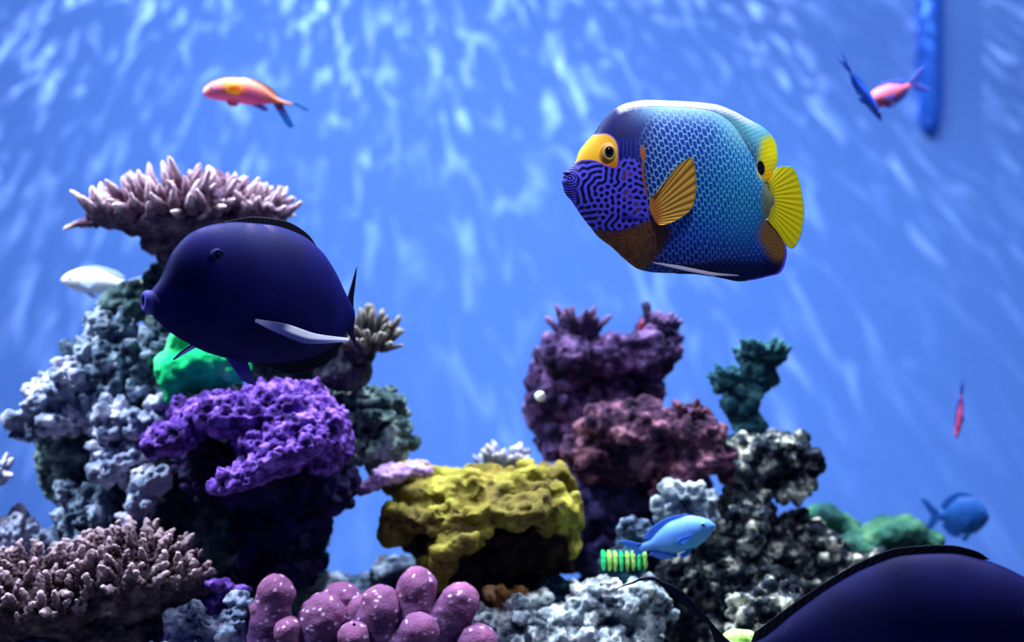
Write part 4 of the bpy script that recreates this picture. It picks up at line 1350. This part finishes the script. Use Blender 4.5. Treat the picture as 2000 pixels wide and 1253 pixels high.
# ------------------------------------------------------------------ smaller fish from one pattern (head towards -x)
def small_fish(name, label, d, c, L, H, yaw, tilt, cb, cbelly, cfin, flip=False, wid=0.14, fork=0.5, group=None, deep=1.0, eye=True, tail_len=0.24):
    f = Fish(name, label, d, c[0], c[1], yaw=yaw, tilt=tilt, ox=0, oy=0, flip=flip, group=group)
    h = H / 2
    x0 = -L / 2
    fx = lambda t: x0 + L * t
    top = [(fx(0), 0.05 * h), (fx(.04), -0.28 * h), (fx(.15), -0.68 * h), (fx(.32), -0.98 * h), (fx(.5), -0.98 * h), (fx(.7), -0.66 * h), (fx(.86), -0.28 * h), (fx(1), -0.22 * h)]
    bot = [(fx(0), 0.12 * h), (fx(.04), 0.32 * h), (fx(.15), 0.66 * h), (fx(.34), 0.95 * h), (fx(.52), 0.96 * h), (fx(.7), 0.68 * h), (fx(.86), 0.30 * h), (fx(1), 0.24 * h)]
    w = wid * L
    wd = [(fx(0), 0.15 * w), (fx(.1), 0.6 * w), (fx(.3), w), (fx(.5), 0.95 * w), (fx(.75), 0.45 * w), (fx(1), 0.08 * w)]

    def colf(X, Y, *_):
        n = len(X)
        return mixc(np.tile(cb, (n, 1)), np.tile(cbelly, (n, 1)), sstep(-0.1 * h, 0.75 * h, Y))
    f.body(top, bot, wd, colf, M_FISH, nx=50, nt=28, nb=24)
    fc2 = lambda X, Y, U, V: np.tile(cfin, (len(X), 1))
    f.fin([(fx(.28), -0.88 * h), (fx(.5), -0.9 * h), (fx(.72), -0.56 * h), (fx(.84), -0.26 * h)], [(fx(.26), -1.02 * h), (fx(.5), -1.22 * h), (fx(.76), -0.98 * h), (fx(.92), -0.5 * h)], fc2, M_FIN, 'dorsal_fin', 30, 8, (3, 1), rays=9, ray_amp=0.5)
    f.fin([(fx(.56), 0.88 * h), (fx(.7), 0.62 * h), (fx(.84), 0.28 * h)], [(fx(.58), 1.16 * h), (fx(.76), 1.02 * h), (fx(.92), 0.5 * h)], fc2, M_FIN, 'anal_fin', 24, 8, (3, 1))
    tl = tail_len
    for sg in (-1, 1):
        f.fin([(fx(.95), sg * 0.24 * h), (fx(.985), sg * 0.1 * h), (fx(.99), -sg * 0.05 * h)],
              [(fx(1 + tl * 0.55), sg * (0.35 + 0.55 * fork) * h), (fx(1 + tl), sg * (0.45 + 0.6 * fork) * h), (fx(1 + tl * 0.5), sg * 0.22 * h), (fx(1 + tl * 0.35), 0.0)], fc2, M_FIN, 'tail_fin', 18, 8, (3, 1), rays=5, ray_amp=0.3)
        hh = f.halfw(fx(.32), 0.2 * h)
        f.fin([(fx(.30), 0.1 * h), (fx(.30), 0.22 * h), (fx(.31), 0.34 * h)], [(fx(.47), 0.08 * h), (fx(.5), 0.3 * h), (fx(.44), 0.5 * h)], fc2, M_FIN, 'pectoral_fin', 12, 6, (2, 1), yfun=lambda U, V, sg=sg: sg * (hh + 1 + 0.05 * L * V))
        f.fin([(fx(.36), 0.92 * h), (fx(.4), 0.95 * h), (fx(.44), 0.95 * h)], [(fx(.46), 1.3 * h), (fx(.53), 1.3 * h), (fx(.54), 1.05 * h)], fc2, M_FIN, 'pelvic_fin', 12, 6, (2, 1), yfun=lambda U, V, sg=sg: sg * (0.15 * w + 0.03 * L * V))
        if eye:
            h_ = f.halfw(fx(.13), -0.18 * h)
            e_ = f.ball(fx(.13), -0.2 * h, sg * (h_ - 1), 0.034 * L, 0.034 * L, 0.02 * L, M_FISH, 'eye', None, cbelly)
            f.ball(fx(.13), -0.2 * h, sg * (h_ + 0.008 * L), 0.022 * L, 0.022 * L, 0.014 * L, M_PUPIL, 'pupil', e_)
    return f


SP = 'slender pink reef fish'
small_fish('damselfish', 'pale silvery white fish slipping behind the dark rock column', 1.98, (187, 550), 128, 50, 10, 4, lin(250, 250, 255), lin(220, 226, 250), lin(206, 220, 250), wid=0.13)
small_fish('chromis', 'light blue fish tilted nose up in front of speckled rock', 1.70, (1322, 1047), 152, 66, -14, -20, lin(96, 150, 232), lin(84, 168, 220), lin(70, 130, 226), flip=True, wid=0.12, fork=0.7)
small_fish('chromis', 'round dark blue fish above the mossy green coral', 2.05, (1880, 1006), 88, 76, -30, -4, lin(22, 76, 150), lin(22, 84, 160), lin(30, 92, 180), flip=True, wid=0.14, fork=0.9, tail_len=0.3)
small_fish('anthias', 'pink fish half hidden by a thin blue fish', 1.96, (1735, 184), 110, 40, 22, -22, lin(255, 120, 150), lin(196, 70, 120), lin(110, 130, 226), wid=0.12, group=SP, fork=1.3, tail_len=0.34)
small_fish('wrasse', 'thin blue fish diving steeply across the pink fish', 1.88, (1690, 186), 118, 21, 14, 54, lin(36, 84, 206), lin(60, 110, 226), lin(50, 120, 220), flip=True, wid=0.07, group=None, fork=0.4, tail_len=0.32)
small_fish('anthias', 'narrow pink fish diving head down in open blue water', 1.95, (1873, 812), 82, 15, 25, -82, lin(220, 80, 130), lin(240, 120, 180), lin(60, 90, 200), wid=0.08, group=SP, fork=0.3, tail_len=0.35)
